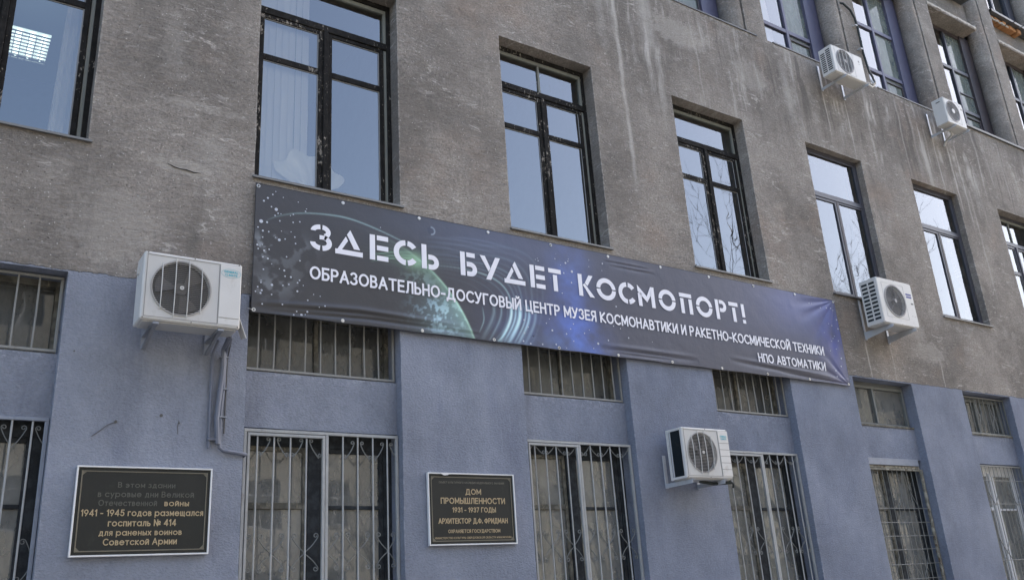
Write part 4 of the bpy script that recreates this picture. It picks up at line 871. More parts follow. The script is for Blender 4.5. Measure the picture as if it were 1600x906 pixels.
# ------------------------------------------------------------------ plaques
M['plq'] = dusty('dark_plaque_metal', (.019, .021, .019), .5, .3, .3, (.05, .06, .05), .4, 5); M['brass'] = dusty('dull_brass', (.17, .155, .12), .45, .3, .25, (.12, .10, .06), .5, 6); M['gilt'] = mat('gilt_lettering', (.42, .33, .20), .5, .1); M['fade'] = dusty('worn_lettering', (.10, .10, .085), .6, .1, .4, (.02, .03, .03), .95, 30); M['fade2'] = mat('dim_lettering', (.16, .15, .12), .6); M['trim'] = mat('white_plaque_trim', (.72, .72, .72), .4)
def plaque(name, x0, x1, z0, z1, label, rows, small=None):
    e = empty(name, (x0, 0, z0), label, 'plaque', 'memorial plaques on the blue wall'); y = -.04
    MB().box(x0+.012, x1-.012, y+.008, -.002, z0+.012, z1-.012).build('plate', M['plq'], e)
    f = MB(); tt = .013; f.box(x0, x1, y-.006, y+.03, z1-tt, z1, .002); f.box(x0, x1, y-.006, y+.03, z0, z0+tt, .002); f.box(x0, x0+tt, y-.006, y+.03, z0+tt, z1-tt, .002); f.box(x1-tt, x1, y-.006, y+.03, z0+tt, z1-tt, .002); f.build('frame', M['trim'], e)
    b = MB(); i = .038; w = .010; c = .05
    b.box(x0+i, x1-i, y+.003, y+.008, z1-i-w, z1-i, .002); b.box(x0+i, x1-i, y+.003, y+.008, z0+i, z0+i+w, .002); b.box(x0+i, x0+i+w, y+.003, y+.008, z0+i+w, z1-i-w, .002); b.box(x1-i-w, x1-i, y+.003, y+.008, z0+i+w, z1-i-w, .002)
    for cx_, cz_, sx, sz in ((x0+i+w, z0+i+w, 1, 1), (x1-i-w, z0+i+w, -1, 1), (x0+i+w, z1-i-w, 1, -1), (x1-i-w, z1-i-w, -1, -1)): b.poly([(cx_, cz_), (cx_+sx*.028, cz_), (cx_, cz_+sz*.028)], y+.005, .003)
    b.build('border', M['brass'], e)
    for cx_, cz_ in ((x0+.045, z0+.045), (x1-.045, z0+.045), (x0+.045, z1-.045), (x1-.045, z1-.045)): MB().disc(cx_, y-.001, cz_, .008, 10, .006).build('screw', M['brass'], e)
    for s, a, b2, c2, d2, m, bd in rows: text('lettering', s, a, b2, c2, d2, y+.004, M[m], e, bd)
    return e
plaque('plaque', 1.062, 2.152, 2.155, 2.880, 'larger dark plaque with gilt lettering about a wartime hospital, its top lines worn away', [
    ('В этом здании', 1.385, 1.845, 2.706, 2.752, 'fade', .15), ('в суровые дни Великой', 1.237, 2.005, 2.628, 2.678, 'fade', .15),
    ('Отечественной', 1.247, 1.705, 2.556, 2.606, 'fade', .15), ('войны', 1.765, 1.968, 2.556, 2.606, 'gilt', .15), ('1941 - 1945 годов размещался', 1.123, 2.092, 2.474, 2.528, 'gilt', .15),
    ('госпиталь № 414', 1.333, 1.872, 2.392, 2.448, 'gilt', .15), ('для раненых воинов', 1.271, 1.922, 2.318, 2.368, 'gilt', .15), ('Советской Армии', 1.308, 1.886, 2.242, 2.296, 'gilt', .15)])
e = plaque('plaque', 4.305, 5.357, 2.18, 2.902, 'smaller looking dark plaque naming the House of Industry and its architect, right of the double grille', [
    ('ОБЪЕКТ КУЛЬТУРНОГО НАСЛЕДИЯ ФЕДЕРАЛЬНОГО ЗНАЧЕНИЯ', 4.434, 5.231, 2.796, 2.816, 'fade2', .16), ('ДОМ', 4.746, 4.937, 2.684, 2.742, 'gilt', .17), ('ПРОМЫШЛЕННОСТИ', 4.450, 5.230, 2.590, 2.652, 'gilt', .17),
    ('1931 - 1937 ГОДЫ', 4.583, 5.110, 2.504, 2.556, 'gilt', .17), ('АРХИТЕКТОР Д.Ф. ФРИДМАН', 4.416, 5.250, 2.392, 2.446, 'gilt', .17), ('ОХРАНЯЕТСЯ ГОСУДАРСТВОМ', 4.525, 5.150, 2.300, 2.335, 'gilt', .17), ('МИНИСТЕРСТВО КУЛЬТУРЫ СВЕРДЛОВСКОЙ ОБЛАСТИ WWW.MKSO.RU', 4.371, 5.285, 2.242, 2.262, 'gilt', .16)])
e['label'] = 'dark plaque naming the House of Industry and its architect, white chip on top edge'
ch = MB(); pts = [(4.452+.115*k/8, 2.893-.016*math.sin(math.pi*k/8)-random.uniform(0, .006)) for k in range(9)]; ch.poly([(4.452, 2.9)]+pts+[(4.567, 2.9)], -.05, .006); ch.build('chip', M['trim'], e)
# ------------------------------------------------------------------ air conditioners
def ac(name, label, x0, x1, z0, z1, yf, yb, fan, style, brx, brz, arm=.0):
    e = empty(name, (x0, yb, z0), label, 'air conditioner', 'outdoor air conditioning units on the facade')
    fx, fz, fr = fan; W_ = x1-x0; r_ = .012; s = MB()
    # front sheet with a round opening
    n = 40; base_i = len(s.v)
    ring = [(fx+fr*math.cos(2*math.pi*k/n), fz+fr*math.sin(2*math.pi*k/n)) for k in range(n)]
    def edge(k):
        c, d = math.cos(2*math.pi*k/n), math.sin(2*math.pi*k/n); xa, xb, za, zb = x0+r_, x1-r_, z0+r_, z1-r_
        tt = min(((xb-fx)/c if c > 1e-6 else 9), ((xa-fx)/c if c < -1e-6 else 9), ((zb-fz)/d if d > 1e-6 else 9), ((za-fz)/d if d < -1e-6 else 9)); return (fx+c*tt, fz+d*tt)
    out = [edge(k) for k in range(n)]
    for k in range(n): s.v += [(ring[k][0], yf, ring[k][1]), (out[k][0], yf, out[k][1]), (ring[k][0], yf+.05, ring[k][1])]
    for k in range(n):
        p = 3*k; q = 3*((k+1) % n); s.f += [(p, p+1, q+1, q), (p, q, q+2, p+2)]
    for cx_, cz_ in ((x0+r_, z0+r_), (x1-r_, z0+r_), (x1-r_, z1-r_), (x0+r_, z1-r_)):
        # corner triangle between neighbouring edge samples
        bst = sorted(range(n), key=lambda k: (out[k][0]-cx_)**2+(out[k][1]-cz_)**2)[:2]; bst = sorted(bst); m_ = len(s.v); s.v.append((cx_, yf, cz_)); s.f.append((m_, 3*bst[0]+1, 3*bst[1]+1))
    # rounded shell
    def loop(y, ins): return [(x0+ins, y, z0), (x1-ins, y, z0), (x1, y, z0+ins), (x1, y, z1-ins), (x1-ins, y, z1), (x0+ins, y, z1), (x0, y, z1-ins), (x0, y, z0+ins)]
    m_ = len(s.v); A = [(x0+r_, yf, z0+r_), (x1-r_, yf, z0+r_), (x1-r_, yf, z0+r_), (x1-r_, yf, z1-r_), (x1-r_, yf, z1-r_), (x0+r_, yf, z1-r_), (x0+r_, yf, z1-r_), (x0+r_, yf, z0+r_)]
    s.v += A+loop(yf+r_, r_)+loop(yb, r_)
    opens = style in ('coil',)
    for k in range(8):
        k2 = (k+1) % 8; s.f.append((m_+k, m_+k2, m_+8+k2, m_+8+k))
        if opens and k == 6: continue
        s.f.append((m_+8+k, m_+8+k2, m_+16+k2, m_+16+k))
    s.f.append(tuple(m_+16+k for k in range(8)))
    cs = s.build('casing', M['white'], e)
    if style in ('plain', 'coil'):
        cs.data.materials.append(M['white2'])
        for p in cs.data.polygons:
            if abs(p.normal.y) > .99 and p.center.y < yf+.002: p.material_index = 1
    MB().disc(fx, yf+.049, fz, fr*1.0, 28, .004).build('fan_cavity', M['darkin'], cs)
    fb = MB()
    for k in range(3 if style != 'coil' else 4):
        a0 = 2*math.pi*k/(3 if style != 'coil' else 4)+.5; rr = fr*.88; v0 = len(fb.v); m2 = 7
        for j in range(m2):
            a = a0+j*.13; fb.v += [(fx+.05*math.cos(a0+.1*j), yf+.040-.003*j, fz+.05*math.sin(a0+.1*j)), (fx+rr*math.cos(a), yf+.044-.0035*j, fz+rr*math.sin(a))]
        for j in range(m2-1): fb.f.append((v0+2*j, v0+2*j+1, v0+2*j+3, v0+2*j+2))
    fb.ring(fx, yf+.015, fz, .002, .055, 18, .03); fb.build('fan', M['blade'], e, fix=False)
    g = MB(); yy = yf-.006
    if style in ('coil', 'plain'):
        g.ring(fx, yy-.002, fz, fr*1.0, fr*1.05, 40, .008)
        for k in range(-13, 14):
            zz = fz+k*fr/13.5; h = math.sqrt(max(0, fr*fr-(zz-fz)**2))
            if h > .03: g.tube([(fx-h, yy+.001, zz), (fx, yy-.008*h/fr, zz), (fx+h, yy+.001, zz)], .0022, 4, False)
        go = g.build('fan_grille', M['wire'], e); g = MB()
        for k in (-1.5, -.5, .5, 1.5):
            xx = fx+k*fr*.46; h = math.sqrt(fr*fr-(xx-fx)**2)+.035; g.tube([(xx, yy, fz-h), (xx, yy-.012, fz-h*.4), (xx, yy-.012, fz+h*.4), (xx, yy, fz+h)], .0048, 5)
        g.build('wire', M['white2'], go); MB().ring(fx, yy-.016, fz, .006, .018, 14, .006).build('hub', M['white2'], go)
        # inset panel left, service panel right
        xs_ = x1-.235*W_*1.0; pn = MB(); i = .026
        pn.box(x0+i, x0+i+.004, yf-.003, yf+.001, z0+i, z1-i); pn.box(xs_-.004, xs_, yf-.003, yf+.001, z0+i, z1-i); pn.box(x0+i+.004, xs_-.004, yf-.003, yf+.001, z1-i-.004, z1-i); pn.box(x0+i+.004, xs_-.004, yf-.003, yf+.001, z0+i, z0+i+.004); pn.build('panel_seam', M['seam'], cs)
        q = MB(); ng = 40
        for k in range(n):
            pass
        sp_ = MB().box(xs_+.004, x1-.008, yf-.006, yf-.0005, z0+(.09 if style == 'plain' else .03), z1-.025, .004); po = sp_.build('service_panel', M['white'], e)
        if style == 'coil':
            sl = MB(); [sl.box(xs_+.006, x1-.010, yf-.0075, yf-.0055, zz, zz+.005) for zz in (z0+.11, z0+.19, z0+.27, z0+.35, z0+.43)]; sl.build('groove', M['seam'], po)
        else: MB().box(xs_+.004, x1-.008, yf-.005, yf-.0005, z0+.025, z0+.083, .003).build('panel_strip', M['white'], e)
        lw = x1-.012-(xs_+.02)
        rg = MB(); cx_, cz_ = (xs_+x1)/2, z1-.105; nn = 28; pts_o = [(cx_+lw*.52*math.cos(2*math.pi*k/nn), cz_+.042*math.sin(2*math.pi*k/nn)) for k in range(nn)]
        for k in range(nn): a, b = pts_o[k], pts_o[(k+1) % nn]; rg.tube([(a[0], yf-.0075, a[1]), (b[0], yf-.0075, b[1])], .0013, 3, False)
        if style == 'plain': rg.build('emblem', M['teal'], po)
        text('lettering', 'GENERAL', cx_-lw*.38, cx_+lw*.38, cz_+.004, cz_+.026, yf-.008, M['teal'], po, .2)
        text('lettering', 'CLIMATE', cx_-lw*.34, cx_+lw*.34, cz_-.026, cz_-.005, yf-.008, M['teal'], po, .2)
    else:
        g.ring(fx, yy-.003, fz, fr*.98, fr*1.07, 40, .01)
        nr = 14
        for k in range(2, nr): g.ring(fx, yy, fz, fr*k/nr-.0022, fr*k/nr+.0022, 28, .003)
        if style != 'vents2': [g.tube([(fx+.05*math.cos(a), yy-.002, fz+.05*math.sin(a)), (fx+fr*math.cos(a), yy-.002, fz+fr*math.sin(a))], .0028, 4) for a in [2*math.pi*k/8 for k in range(8)]]
        go = g.build('fan_grille', M['wiredark'], e)
        if style == 'vents2':
            g = MB()
            for k in (-1.5, -.5, .5, 1.5):
                xx = fx+k*fr*.46; h = math.sqrt(fr*fr-(xx-fx)**2); g.tube([(xx, yy-.006, fz-h), (xx, yy-.006, fz+h)], .005, 5)
            g.build('wire', M['white2'], go)
        MB().disc(fx, yy-.008, fz, .05 if style == 'blank' else .035, 18, .008).build('hub', M['white' if style == 'blank' else 'wiredark'], go)
        pn = MB(); q = fr*1.13
        pn.box(fx-q, fx-q+.004, yf-.0025, yf+.001, fz-q, fz+q); pn.box(fx+q-.004, fx+q, yf-.0025, yf+.001, fz-q, fz+q); pn.box(fx-q, fx+q, yf-.0026, yf+.001, fz+q-.004, fz+q); pn.box(fx-q, fx+q, yf-.0026, yf+.001, fz-q, fz-q+.004); pn.build('panel_seam', M['seam2'], cs)
        lg = MB(); lx = x1-.20
        if style == 'vents':
            for rrow in range(2):
                for k in range(7): lg.box(lx+.0+k*.021, lx+.016+k*.021, yf-.003, yf-.0005, z1-.215-rrow*.045, z1-.187-rrow*.045)
            lg.build('emblem', M['bluelogo'], e); MB().box(x1-.105, x1-.045, yf-.004, yf-.0005, z1-.365, z1-.34, .002).build('badge', M['screw'], e)
            for zz in (z0+.18, z0+.17): pass
            for xx in (x1-.13, x1-.07): MB().disc(xx, yf-.003, z0+.19, .005, 8, .003).build('screw', M['screw'], e)
        elif style == 'vents2':
            lg.disc(x1-.12, yf-.002, z1-.13, .022, 12, .002); lg.box(x1-.135, x1-.105, yf-.002, yf-.0002, z1-.19, z1-.18); lg.build('emblem', M['wire'], e)
        else:
            lg.box(x1-.10, x1-.03, yf-.003, yf-.0005, z1-.13, z1-.12); lg.box(x1-.10, x1-.03, yf-.003, yf-.0005, z1-.15, z1-.143); lg.disc(x1-.12, yf-.002, z1-.085, .012, 10, .002); lg.build('emblem', M['screw'], e)
    # left flank
    D_ = yb-yf
    if style in ('vents', 'vents2'):
        rows_ = 10 if style == 'vents' else 11; vt = MB(); zlo, zhi = z0+.06, z1-.05; h = (zhi-zlo)/rows_
        for c_ in range(2):
            y0_ = yf+D_*(.16+.42*c_); y1_ = y0_+D_*.33
            for k in range(rows_):
                if style == 'vents2' and c_ == 1 and k == rows_-1: continue
                vt.box(x0-.0015, x0+.003, y0_, y1_, zlo+h*k+h*.18, zlo+h*k+h*.74)
        vt.build('side_vent', M['fin'], cs)
        rim = MB(); rim.box(x0-.005, x0+.003, yf+D_*.1, yf+D_*.13, zlo-.01, zhi+.01); rim.box(x0-.005, x0+.003, yf+D_*.52, yf+D_*.55, zlo-.01, zhi); rim.build('rib', M['white'], cs)
        for k in range(rows_+1): pass
    elif style == 'coil':
        fl_ = MB(); fl_.box(x0, x0+.008, yf+r_, yf+.045, z0, z1, .003); fl_.box(x0, x0+.008, yb-.04, yb, z0, z1, .003); fl_.box(x0, x0+.008, yf+.045, yb-.04, z1-.03, z1, .003); fl_.box(x0, x0+.008, yf+.045, yb-.04, z0, z0+.03, .003); fl_.build('post', M['white'], cs)
        co = MB(); co.box(x0+.02, x0+.03, yf+.04, yb-.03, z0+.02, z1-.02)
        for k in range(20): yy2 = yf+.05+(D_-.10)*k/20; co.box(x0+.012, x0+.02, yy2, yy2+.004, z0+.03, z1-.03)
        co.build('coil', M['fin'], cs); MB().tube([(x0+.006, yb-.06, z0+.03), (x0+.006, yb-.06, z1-.03)], .009, 8).build('tube', M['metalw'], cs)
    elif style == 'plain':
        q = MB(); q.box(x0-.002, x0+.001, yf+.04, yf+.045, z0+.02, z1-.02); q.build('panel_seam', M['seam2'], cs)
        MB().box(x0-.012, x0+.002, yb-.09, yb-.04, z1-.16, z1-.08, .004).build('bracket_tab', M['white2'], cs)
    else:
        MB().box(x0-.004, x0+.002, yf+D_*.30, yf+D_*.66, z1-.09, z1-.07, .003).build('handle', M['screw'], cs)
    # base pan, screws
    MB().box(x0+.03, x1-.03, yf+.03, yb-.02, z0-.012, z0-.0005, .004).build('base_pan', M['white2'], cs)
    for xx, zz in ((x0+.03, z1-.012), ((x0+x1)/2, z1-.012), (x1-.03, z1-.012), ((x0+x1)/2, z0+.012), (x1-.02, z0+.014), (x0+.02, z0+.014)):
        MB().disc(xx, yf-.003, zz, .0055, 8, .004).build('screw', M['screw'], cs)
    # wall brackets
    zb0, zb1 = brz
    for bx_ in brx:
        b = MB(); w = .052
        if arm == 0:   # L bracket under the unit, tapering arm
            b.box(bx_-w/2, bx_+w/2, -.012, -.003, zb0, zb1, .002)
            b.v += [(bx_-w/2, -.01, z0-.016), (bx_-w/2, yf-.03, z0-.016), (bx_-w/2, yf-.03, z0-.062), (bx_-w/2, -.01, zb0), (bx_-w/2+.004, -.01, z0-.016), (bx_-w/2+.004, yf-.03, z0-.016), (bx_-w/2+.004, yf-.03, z0-.05), (bx_-w/2+.004, -.01, zb0)]
            k = len(b.v)-8; b.f += [(k, k+1, k+2, k+3), (k+4, k+7, k+6, k+5), (k+1, k+5, k+6, k+2), (k+2, k+6, k+7, k+3), (k, k+4, k+5, k+1)]
            b.box(bx_-w/2+.004, bx_+w/2, yf-.03, -.012, z0-.019, z0-.0135)
        else:
            b.box(bx_-w/2, bx_+w/2, -.012, -.003, zb0, zb1, .002); b.box(bx_-w/2, bx_+w/2, yf+.0, -.012, z0-.035, z0-.014, .003)
            b.v += [(bx_-.018, yf+.02, z0-.036), (bx_+.018, yf+.02, z0-.036), (bx_+.018, yf+.07, z0-.036), (bx_-.018, yf+.07, z0-.036), (bx_-.018, -.012, zb0+.03), (bx_+.018, -.012, zb0+.03), (bx_+.018, -.012, zb0+.0), (bx_-.018, -.012, zb0)]
            k = len(b.v)-8; b.f += [(k, k+1, k+5, k+4), (k+1, k+2, k+6, k+5), (k+2, k+3, k+7, k+6), (k+3, k, k+4, k+7)]
        b.build('bracket', M['metalw' if arm == 0 else 'pipe_grey'], e)
    return e
M['seam'] = mat('panel_seam_grey', (.22, .21, .2), .7); M['seam2'] = mat('panel_seam_pale', (.45, .45, .44), .6); M['wiredark'] = mat('dark_grille_wire', (.20, .20, .205), .45); M['pipe_grey'] = dusty('grey_bracket', (.26, .28, .32), .5)  # seam greys, the darker one also on the grooves and louvre grid
a1 = ac('air_conditioner', 'white air conditioner at the banner\'s left end, its pipes running down the blue wall', 1.366, 2.215, 4.062, 4.682, -.45, -.18, (1.366+.325, 4.375, .245), 'plain', (1.50, 2.05), (3.92, 4.12), 1)
a2 = ac('air_conditioner', 'lowest white air conditioner, open dark coil on its side, between two grilled windows', 7.552, 8.336, 2.857, 3.463, -.45, -.17, (7.552+.305, 3.165, .235), 'coil', (7.63, 8.17), (2.79, 3.19), 0)
a3 = ac('air_conditioner', 'white air conditioner with a vented side right of the banner, under a bright window', 12.18, 13.112, 5.338, 6.095, -.50, -.19, (12.18+.40, 5.735, .255), 'vents', (12.36, 12.97), (5.20, 5.88), 0)
a4 = ac('air_conditioner', 'white air conditioner with a vented side hanging high up under the upper floor ledge', 12.335, 13.215, 9.955, 10.50, -.50, -.235, (12.335+.335, 10.24, .225), 'vents2', (12.59, 13.22), (9.885, 10.41), 0)
a5 = ac('air_conditioner', 'white air conditioner with a plain side and white fan hub, farthest right by the ledge', 15.77, 16.445, 9.875, 10.44, -.50, -.26, (15.77+.27, 10.175, .215), 'blank', (15.985, 16.45), (9.81, 10.36), 0)
# first unit: pipes and side flap; others: cables (parts of their unit)
def part_tube(pts, r, nm, m, par, n=8): return MB().tube(pts, r, n).build(nm, M[m], par, smooth=True)
part_tube([(2.13, -.1, 4.05), (2.105, -.03, 3.95), (2.105, -.025, 3.5), (2.11, -.025, 3.06)], .012, 'conduit', 'pipe_blue', a1)
part_tube([(2.2, -.2, 4.06), (2.195, -.05, 3.98), (2.20, -.035, 3.75), (2.18, -.04, 3.55), (2.165, -.04, 3.33), (2.185, -.035, 3.10)], .024, 'pipe', 'pipe_blue', a1)
part_tube([(2.22, -.18, 4.06), (2.215, -.04, 3.95), (2.215, -.03, 3.62), (2.20, -.03, 3.4), (2.20, -.03, 3.16), (2.205, -.03, 3.07), (2.24, -.03, 3.045), (2.40, -.03, 3.025), (2.445, -.02, 3.02), (2.45, .10, 3.02)], .017, 'pipe', 'pipe_blue', a1)
part_tube([(2.235, -.15, 4.06), (2.24, -.02, 3.9), (2.242, -.015, 3.2)], .006, 'cable', 'screw', a1, 6)
MB().box(2.09, 2.20, -.05, -.004, 3.13, 3.15, .004).build('clip', M['pipe_blue'], a1)
for zz in (3.9, 3.6, 3.34): MB().box(2.165, 2.25, -.055, -.004, zz, zz+.012, .003).build('clip', M['pipe_grey'], a1)
fp = MB(); fp.v += [(2.217, -.40, 4.20), (2.217, -.22, 4.24), (2.30, -.22, 4.04), (2.29, -.40, 4.0), (2.222, -.40, 4.20), (2.222, -.22, 4.24), (2.306, -.22, 4.04), (2.296, -.40, 4.0)]
fp.f += [(0, 1, 2, 3), (4, 7, 6, 5), (0, 4, 5, 1), (1, 5, 6, 2), (2, 6, 7, 3), (3, 7, 4, 0)]; fp.build('side_cover', M['white'], a1)
part_tube([(8.3, -.40, 2.85), (8.35, -.42, 2.80), (8.36, -.40, 2.76)], .014, 'pipe', 'cable', a2); part_tube([(7.9, -.30, 2.84), (8.1, -.33, 2.81), (8.33, -.40, 2.82)], .02, 'pipe', 'cable', a2)
part_tube([(16.15, -.3, 9.86), (16.2, -.3, 9.80), (16.3, -.1, 9.78), (16.32, -.03, 9.70)], .02, 'pipe', 'white2', a5)
cb = MB().tube([(13.97, .11, 12.39), (14.0, .06, 12.36), (14.09, .06, 12.32), (14.2, .06, 12.28), (14.29, .06, 12.12), (14.33, .065, 11.95), (14.335, .07, 11.65), (14.33, .07, 11.35), (14.34, .06, 11.1), (14.32, .03, 10.85), (14.16, -.1, 10.62), (14.05, -.18, 10.40), (13.75, -.3, 10.20), (13.3, -.36, 10.12)], .022, 8)
co = cb.build('cable', M['cable'], a4, smooth=True)
part_tube([(13.215, -.36, 10.2), (13.45, -.36, 10.1), (13.75, -.28, 10.17), (14.0, -.2, 10.34), (14.05, -.12, 10.5)], .018, 'pipe', 'white2', a4)
[MB().box(14.2, 14.265, .02, .097, z, z+.02).build('clip', M['metalw'], a4) for z in (11.9, 11.35)]
# ------------------------------------------------------------------ things inside the rooms
bl = empty('vertical_blind', (2.5, .5, 6.0), 'white vertical slat blind in the left half of the tall window above the banner', 'blind')
for k in range(8):
    x = 2.51+.078*k; a = random.uniform(.1, .38); s = MB(); w = .044
    s.v += [(x-w*math.cos(a), .31-w*math.sin(a), 5.93), (x+w*math.cos(a), .31+w*math.sin(a), 5.9), (x+w*math.cos(a), .31+w*math.sin(a), 8.62), (x-w*math.cos(a), .31-w*math.sin(a), 8.62)]; s.f.append((0, 1, 2, 3)); s.build('slat', M['blind'], bl, fix=False)
def curtain(name, x0, x1, z0, z1, y, label, m='net', fold=.04, n=60, flare=0):
    s = MB(); zz = [z0, z0+(z1-z0)*.3, z0+(z1-z0)*.65, z1]
    for j, z in enumerate(zz):
        for k in range(n+1):
            t = k/n; sh = flare*(1-j/3); s.v.append((x0+sh+(x1-x0)*t*(1-.1*j/3), y+fold*math.sin(t*n*.55+j*.3)+.01*math.sin(t*31+j), z))
    for j in range(3):
        for k in range(n): a = j*(n+1)+k; s.f.append((a, a+1, a+n+2, a+n+1))
    o = s.build(name, M[m], None, smooth=True, fix=False); tag(o, label, 'curtain'); return o
curtain('curtain', .64, .88, 5.9, 8.9, .52, 'white curtain gathered at the right side of the far left window', 'blind', .02, 18, -.08)
c_ = curtain('curtain', 8.75, 10.25, .9, 3.3, .47, 'pale curtain behind the scrolled grille right of the low air conditioner', 'net')
curtain('curtain', 11.85, 12.55, .9, 3.2, .47, 'light curtain half drawn behind the rusty mesh grille', 'blind', .05, 24, .1)
curtain('curtain', 14.9, 16.3, .9, 3.3, .5, 'pale curtain behind the white framed window at the lower right edge', 'net')
curtain('curtain', 11.8, 13.2, 3.85, 4.5, .45, 'pale blind cloth behind the plain transom window without bars', 'net', .01)
curtain('curtain', 5.7, 7.15, .9, 3.3, .5, 'grey curtain behind the double grille beside the House of Industry plaque', 'net')
curtain('curtain', 5.65, 7.15, 3.85, 4.5, .5, 'grey cloth behind the barred transom under the middle of the banner', 'net', .01)
for k in (3, 4):
    a, b = ups[k]; curtain('curtain', a+.1, b-1.45, 10.55, 13.45, .66, ('white curtain in the upper window above the vented high air conditioner', 'white curtain in the upper window crossed by the black cable')[k-3], 'blind', .02, 24)
for k in (2, 3, 4, 5):  # added cloth, its grey-green stands in for piers reflected in the right panes
    a, b = ups[k]; curtain('curtain', b-1.25, b-.6, 10.6, 13.5, .62, 'added pier-reflection cloth in '+('the upper window at the top, left of the vented air conditioners', 'the upper window directly left of the high vented air conditioner', 'the upper window right of the black cable', 'the hooded upper window beside the farthest air conditioner')[k-2], 'ggrey', .01, 20)
M['warp_refl'] = mat('white_reflection_film', (.92, .92, .90), .25)  # folded white film, shaped to stand in for a warped bright reflection
bg_ = MB(); nn = 30
for j in range(10):
    for k in range(nn+1):
        t = k/nn; u = j/9; ang = math.radians(150-125*t); rad = (.10+.52*u*(.62+.38*math.sin(t*3.0+.5)+.10*math.sin(t*23)))*(.75+.25*t)
        bg_.v.append((3.12+rad*math.cos(ang)*1.15, .275+.012*math.sin(t*26+u*3)-.012*u, 5.93+rad*math.sin(ang)*.92))
for j in range(9):
    for k in range(nn): q = j*(nn+1)+k; bg_.f.append((q, q+1, q+nn+2, q+nn+1))
o = bg_.build('reflection_film', M['warp_refl'], None, smooth=True); tag(o, 'white film standing in for a warped reflection low in the tall window with the blind', 'reflection stand-in')
lt = empty('ceiling_light', (.4, 3.7, 9.1), 'lit square ceiling light with a louvre grid inside the far left window', 'ceiling light')
em = mat('lamp_tube', (1, 1, 1)); N(em).out(); em.node_tree.nodes['Principled BSDF'].inputs['Emission Color'].default_value = (.85, 1, .92, 1); em.node_tree.nodes['Principled BSDF'].inputs['Emission Strength'].default_value = .42
em2 = mat('lamp_back', (1, 1, 1)); em2.node_tree.nodes['Principled BSDF'].inputs['Emission Color'].default_value = (.8, 1, .9, 1); em2.node_tree.nodes['Principled BSDF'].inputs['Emission Strength'].default_value = .17
LX0, LX1, LY0, LY1, LZ = .08, .665, 3.38, 4.04, 9.05
MB().box(LX0, LX1, LY0, LY1, LZ+.05, LZ+.06).build('reflector', em2, lt)
for k in range(4): x = LX0+.07+(LX1-LX0-.14)*k/3; MB().tube([(x, LY0+.02, LZ+.03), (x, LY1-.02, LZ+.03)], .017, 8).build('tube', em, lt)
gd = MB()
for k in range(9): y = LY0+(LY1-LY0)*k/8; gd.box(LX0, LX1, y-.004, y+.004, LZ-.012, LZ+.008)
for k in range(8): x = LX0+(LX1-LX0)*k/7; gd.box(x-.004, x+.004, LY0, LY1, LZ-.0125, LZ+.0075)
gd.build('louvre', M['seam'], lt)
# ------------------------------------------------------------------ street, opposite building, trees (seen in the glass)
def struct(o): o['kind'] = 'structure'; return o
M['asphalt'] = dusty('asphalt', (.055, .055, .055), .9, 0, .3, (.09, .085, .08), .5, 1.5); M['pave'] = dusty('pavement_concrete', (.22, .21, .2), .9, 0, .2, (.12, .11, .1), .4, 1.5); M['soil'] = dusty('bare_lawn', (.11, .095, .055), .95, 0, .3, (.06, .07, .03), .5, .8)
struct(MB().box(-300, 300, -300, 300, -.4, -.13).build('ground', M['soil'])); struct(MB().box(-300, 300, -4.5, 12.1, -.12, 0).build('pavement', M['pave'])); struct(MB().box(-300, 300, -13.5, -4.65, -.129, -.12).build('road', M['asphalt'])); struct(MB().box(-300, 300, -4.65, -4.5, -.129, .005).build('kerb', M['pave'])); struct(MB().box(-300, 300, -16.5, -13.5, -.129, 0).build('far_pavement', M['pave']))
M['beige'] = dusty('beige_render', (.46, .44, .385), .9, 0, .15, (.34, .32, .28), .35, .5); M['oglass'] = mat('far_glass', (.08, .085, .09), .3)
ob = empty('apartment_building', (0, -26, 0), 'long beige apartment building across the street, mirrored in the windows', 'building')
w = MB(); w.box(-30, 95, -38, -26.3, 0, 19)
xs = [-30+3.0*k for k in range(42)]
for k in range(5):
    z0 = 1.3+3.6*k
    w.box(-30, 95, -26.3, -26, z0+1.9, z0+3.6 if k < 4 else 19); 
    if k == 0: w.box(-30, 95, -26.3, -26, 0, z0)
    for x in xs: w.box(x, x+1.5, -26.3, -26, z0, z0+1.9)
w.build('wall', M['beige'], ob)
MB().box(-30.4, 95.4, -38.4, -25.5, 19.0, 19.35).build('cornice', M['lime'], ob)
wp = None
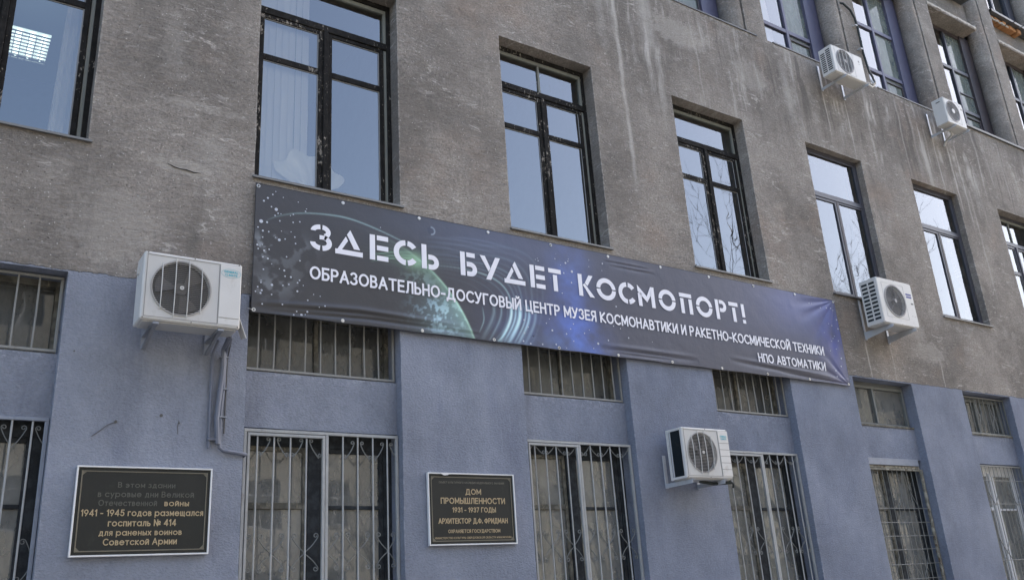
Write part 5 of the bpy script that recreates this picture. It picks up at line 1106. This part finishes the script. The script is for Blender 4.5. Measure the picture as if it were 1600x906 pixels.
for k in range(5):
    for j, x in enumerate(xs[2:40]):
        z0 = 1.3+3.6*k
        if wp is None:
            g = MB(); g.box(0, 1.5, -.1, -.06, 0, 1.9); g.box(0, .07, -.06, -.02, 0, 1.9); g.box(1.43, 1.5, -.06, -.02, 0, 1.9); g.box(.72, .78, -.06, -.02, 0, 1.9); g.box(.07, 1.43, -.06, -.02, 1.83, 1.9); g.box(.07, 1.43, -.06, -.02, 0, .07); g.box(.07, 1.43, -.06, -.02, 1.3, 1.35)
            wp = g.build('window', M['whitefr'], ob); wp.data.materials.append(M['oglass']); [setattr(p, 'material_index', 1) for p in wp.data.polygons[:6]]
            o = wp
        else: o = wp.copy(); COL.objects.link(o); o.parent = ob
        o.location = (x+1.5, -.12, z0)
M['bark'] = dusty('tree_bark', (.13, .11, .09), .9, 0, .3)
def tree(loc, h, seed, label):
    rnd = random.Random(seed); e = empty('bare_tree', loc, label, 'tree', 'bare trees across the street'); tr = MB(); tw = MB(); L0 = Vector(loc)
    def grow(p, d, ln, r, depth):
        pts = [p]; rs = [r]; q = p
        for s_ in range(4):
            d = (d+Vector((rnd.uniform(-.16, .16), rnd.uniform(-.16, .16), rnd.uniform(-.04, .12)))).normalized(); q = q+d*ln/4; pts.append(q); rs.append(r*(1-.16*(s_+1)))
        (tr if depth == 0 else tw).tube(pts, r, 7 if depth < 2 else (4 if depth < 4 else 3), False, rs)
        if depth >= 5: return
        for s_ in range(3 if depth < 4 else 4):
            t = rnd.uniform(.35, 1); k = min(3, int(t*4)); b = pts[k]+(pts[k+1]-pts[k])*(t*4-k)
            ax = Vector((rnd.uniform(-1, 1), rnd.uniform(-1, 1), rnd.uniform(-.3, .5))).normalized(); nd = (d+ax*.95).normalized()
            grow(b, nd, ln*rnd.uniform(.5, .72), max(.006, rs[k]*.5), depth+1)
        grow(pts[-1], d, ln*.72, max(.006, rs[-1]*.9), depth+1)
    grow(L0, Vector((0, 0, 1)), h*.32, .19, 0)
    tr.build('trunk', M['bark'], e, smooth=True, fix=False); tw.build('crown', M['bark'], e, smooth=False, fix=False)
tree((27.0, -15.2, 0), 22, 3, 'tall bare tree across the street, mirrored in the window above the banner middle')
tree((37, -15.0, 0), 14, 8, 'bare tree mirrored below the bright windows on the right')
tree((11.5, -15.4, 0), 9, 5, 'low bare tree mirrored in the grilled window under the left of the banner')
tree((19.5, -15.1, 0), 13, 12, 'bare tree standing between the other street trees')
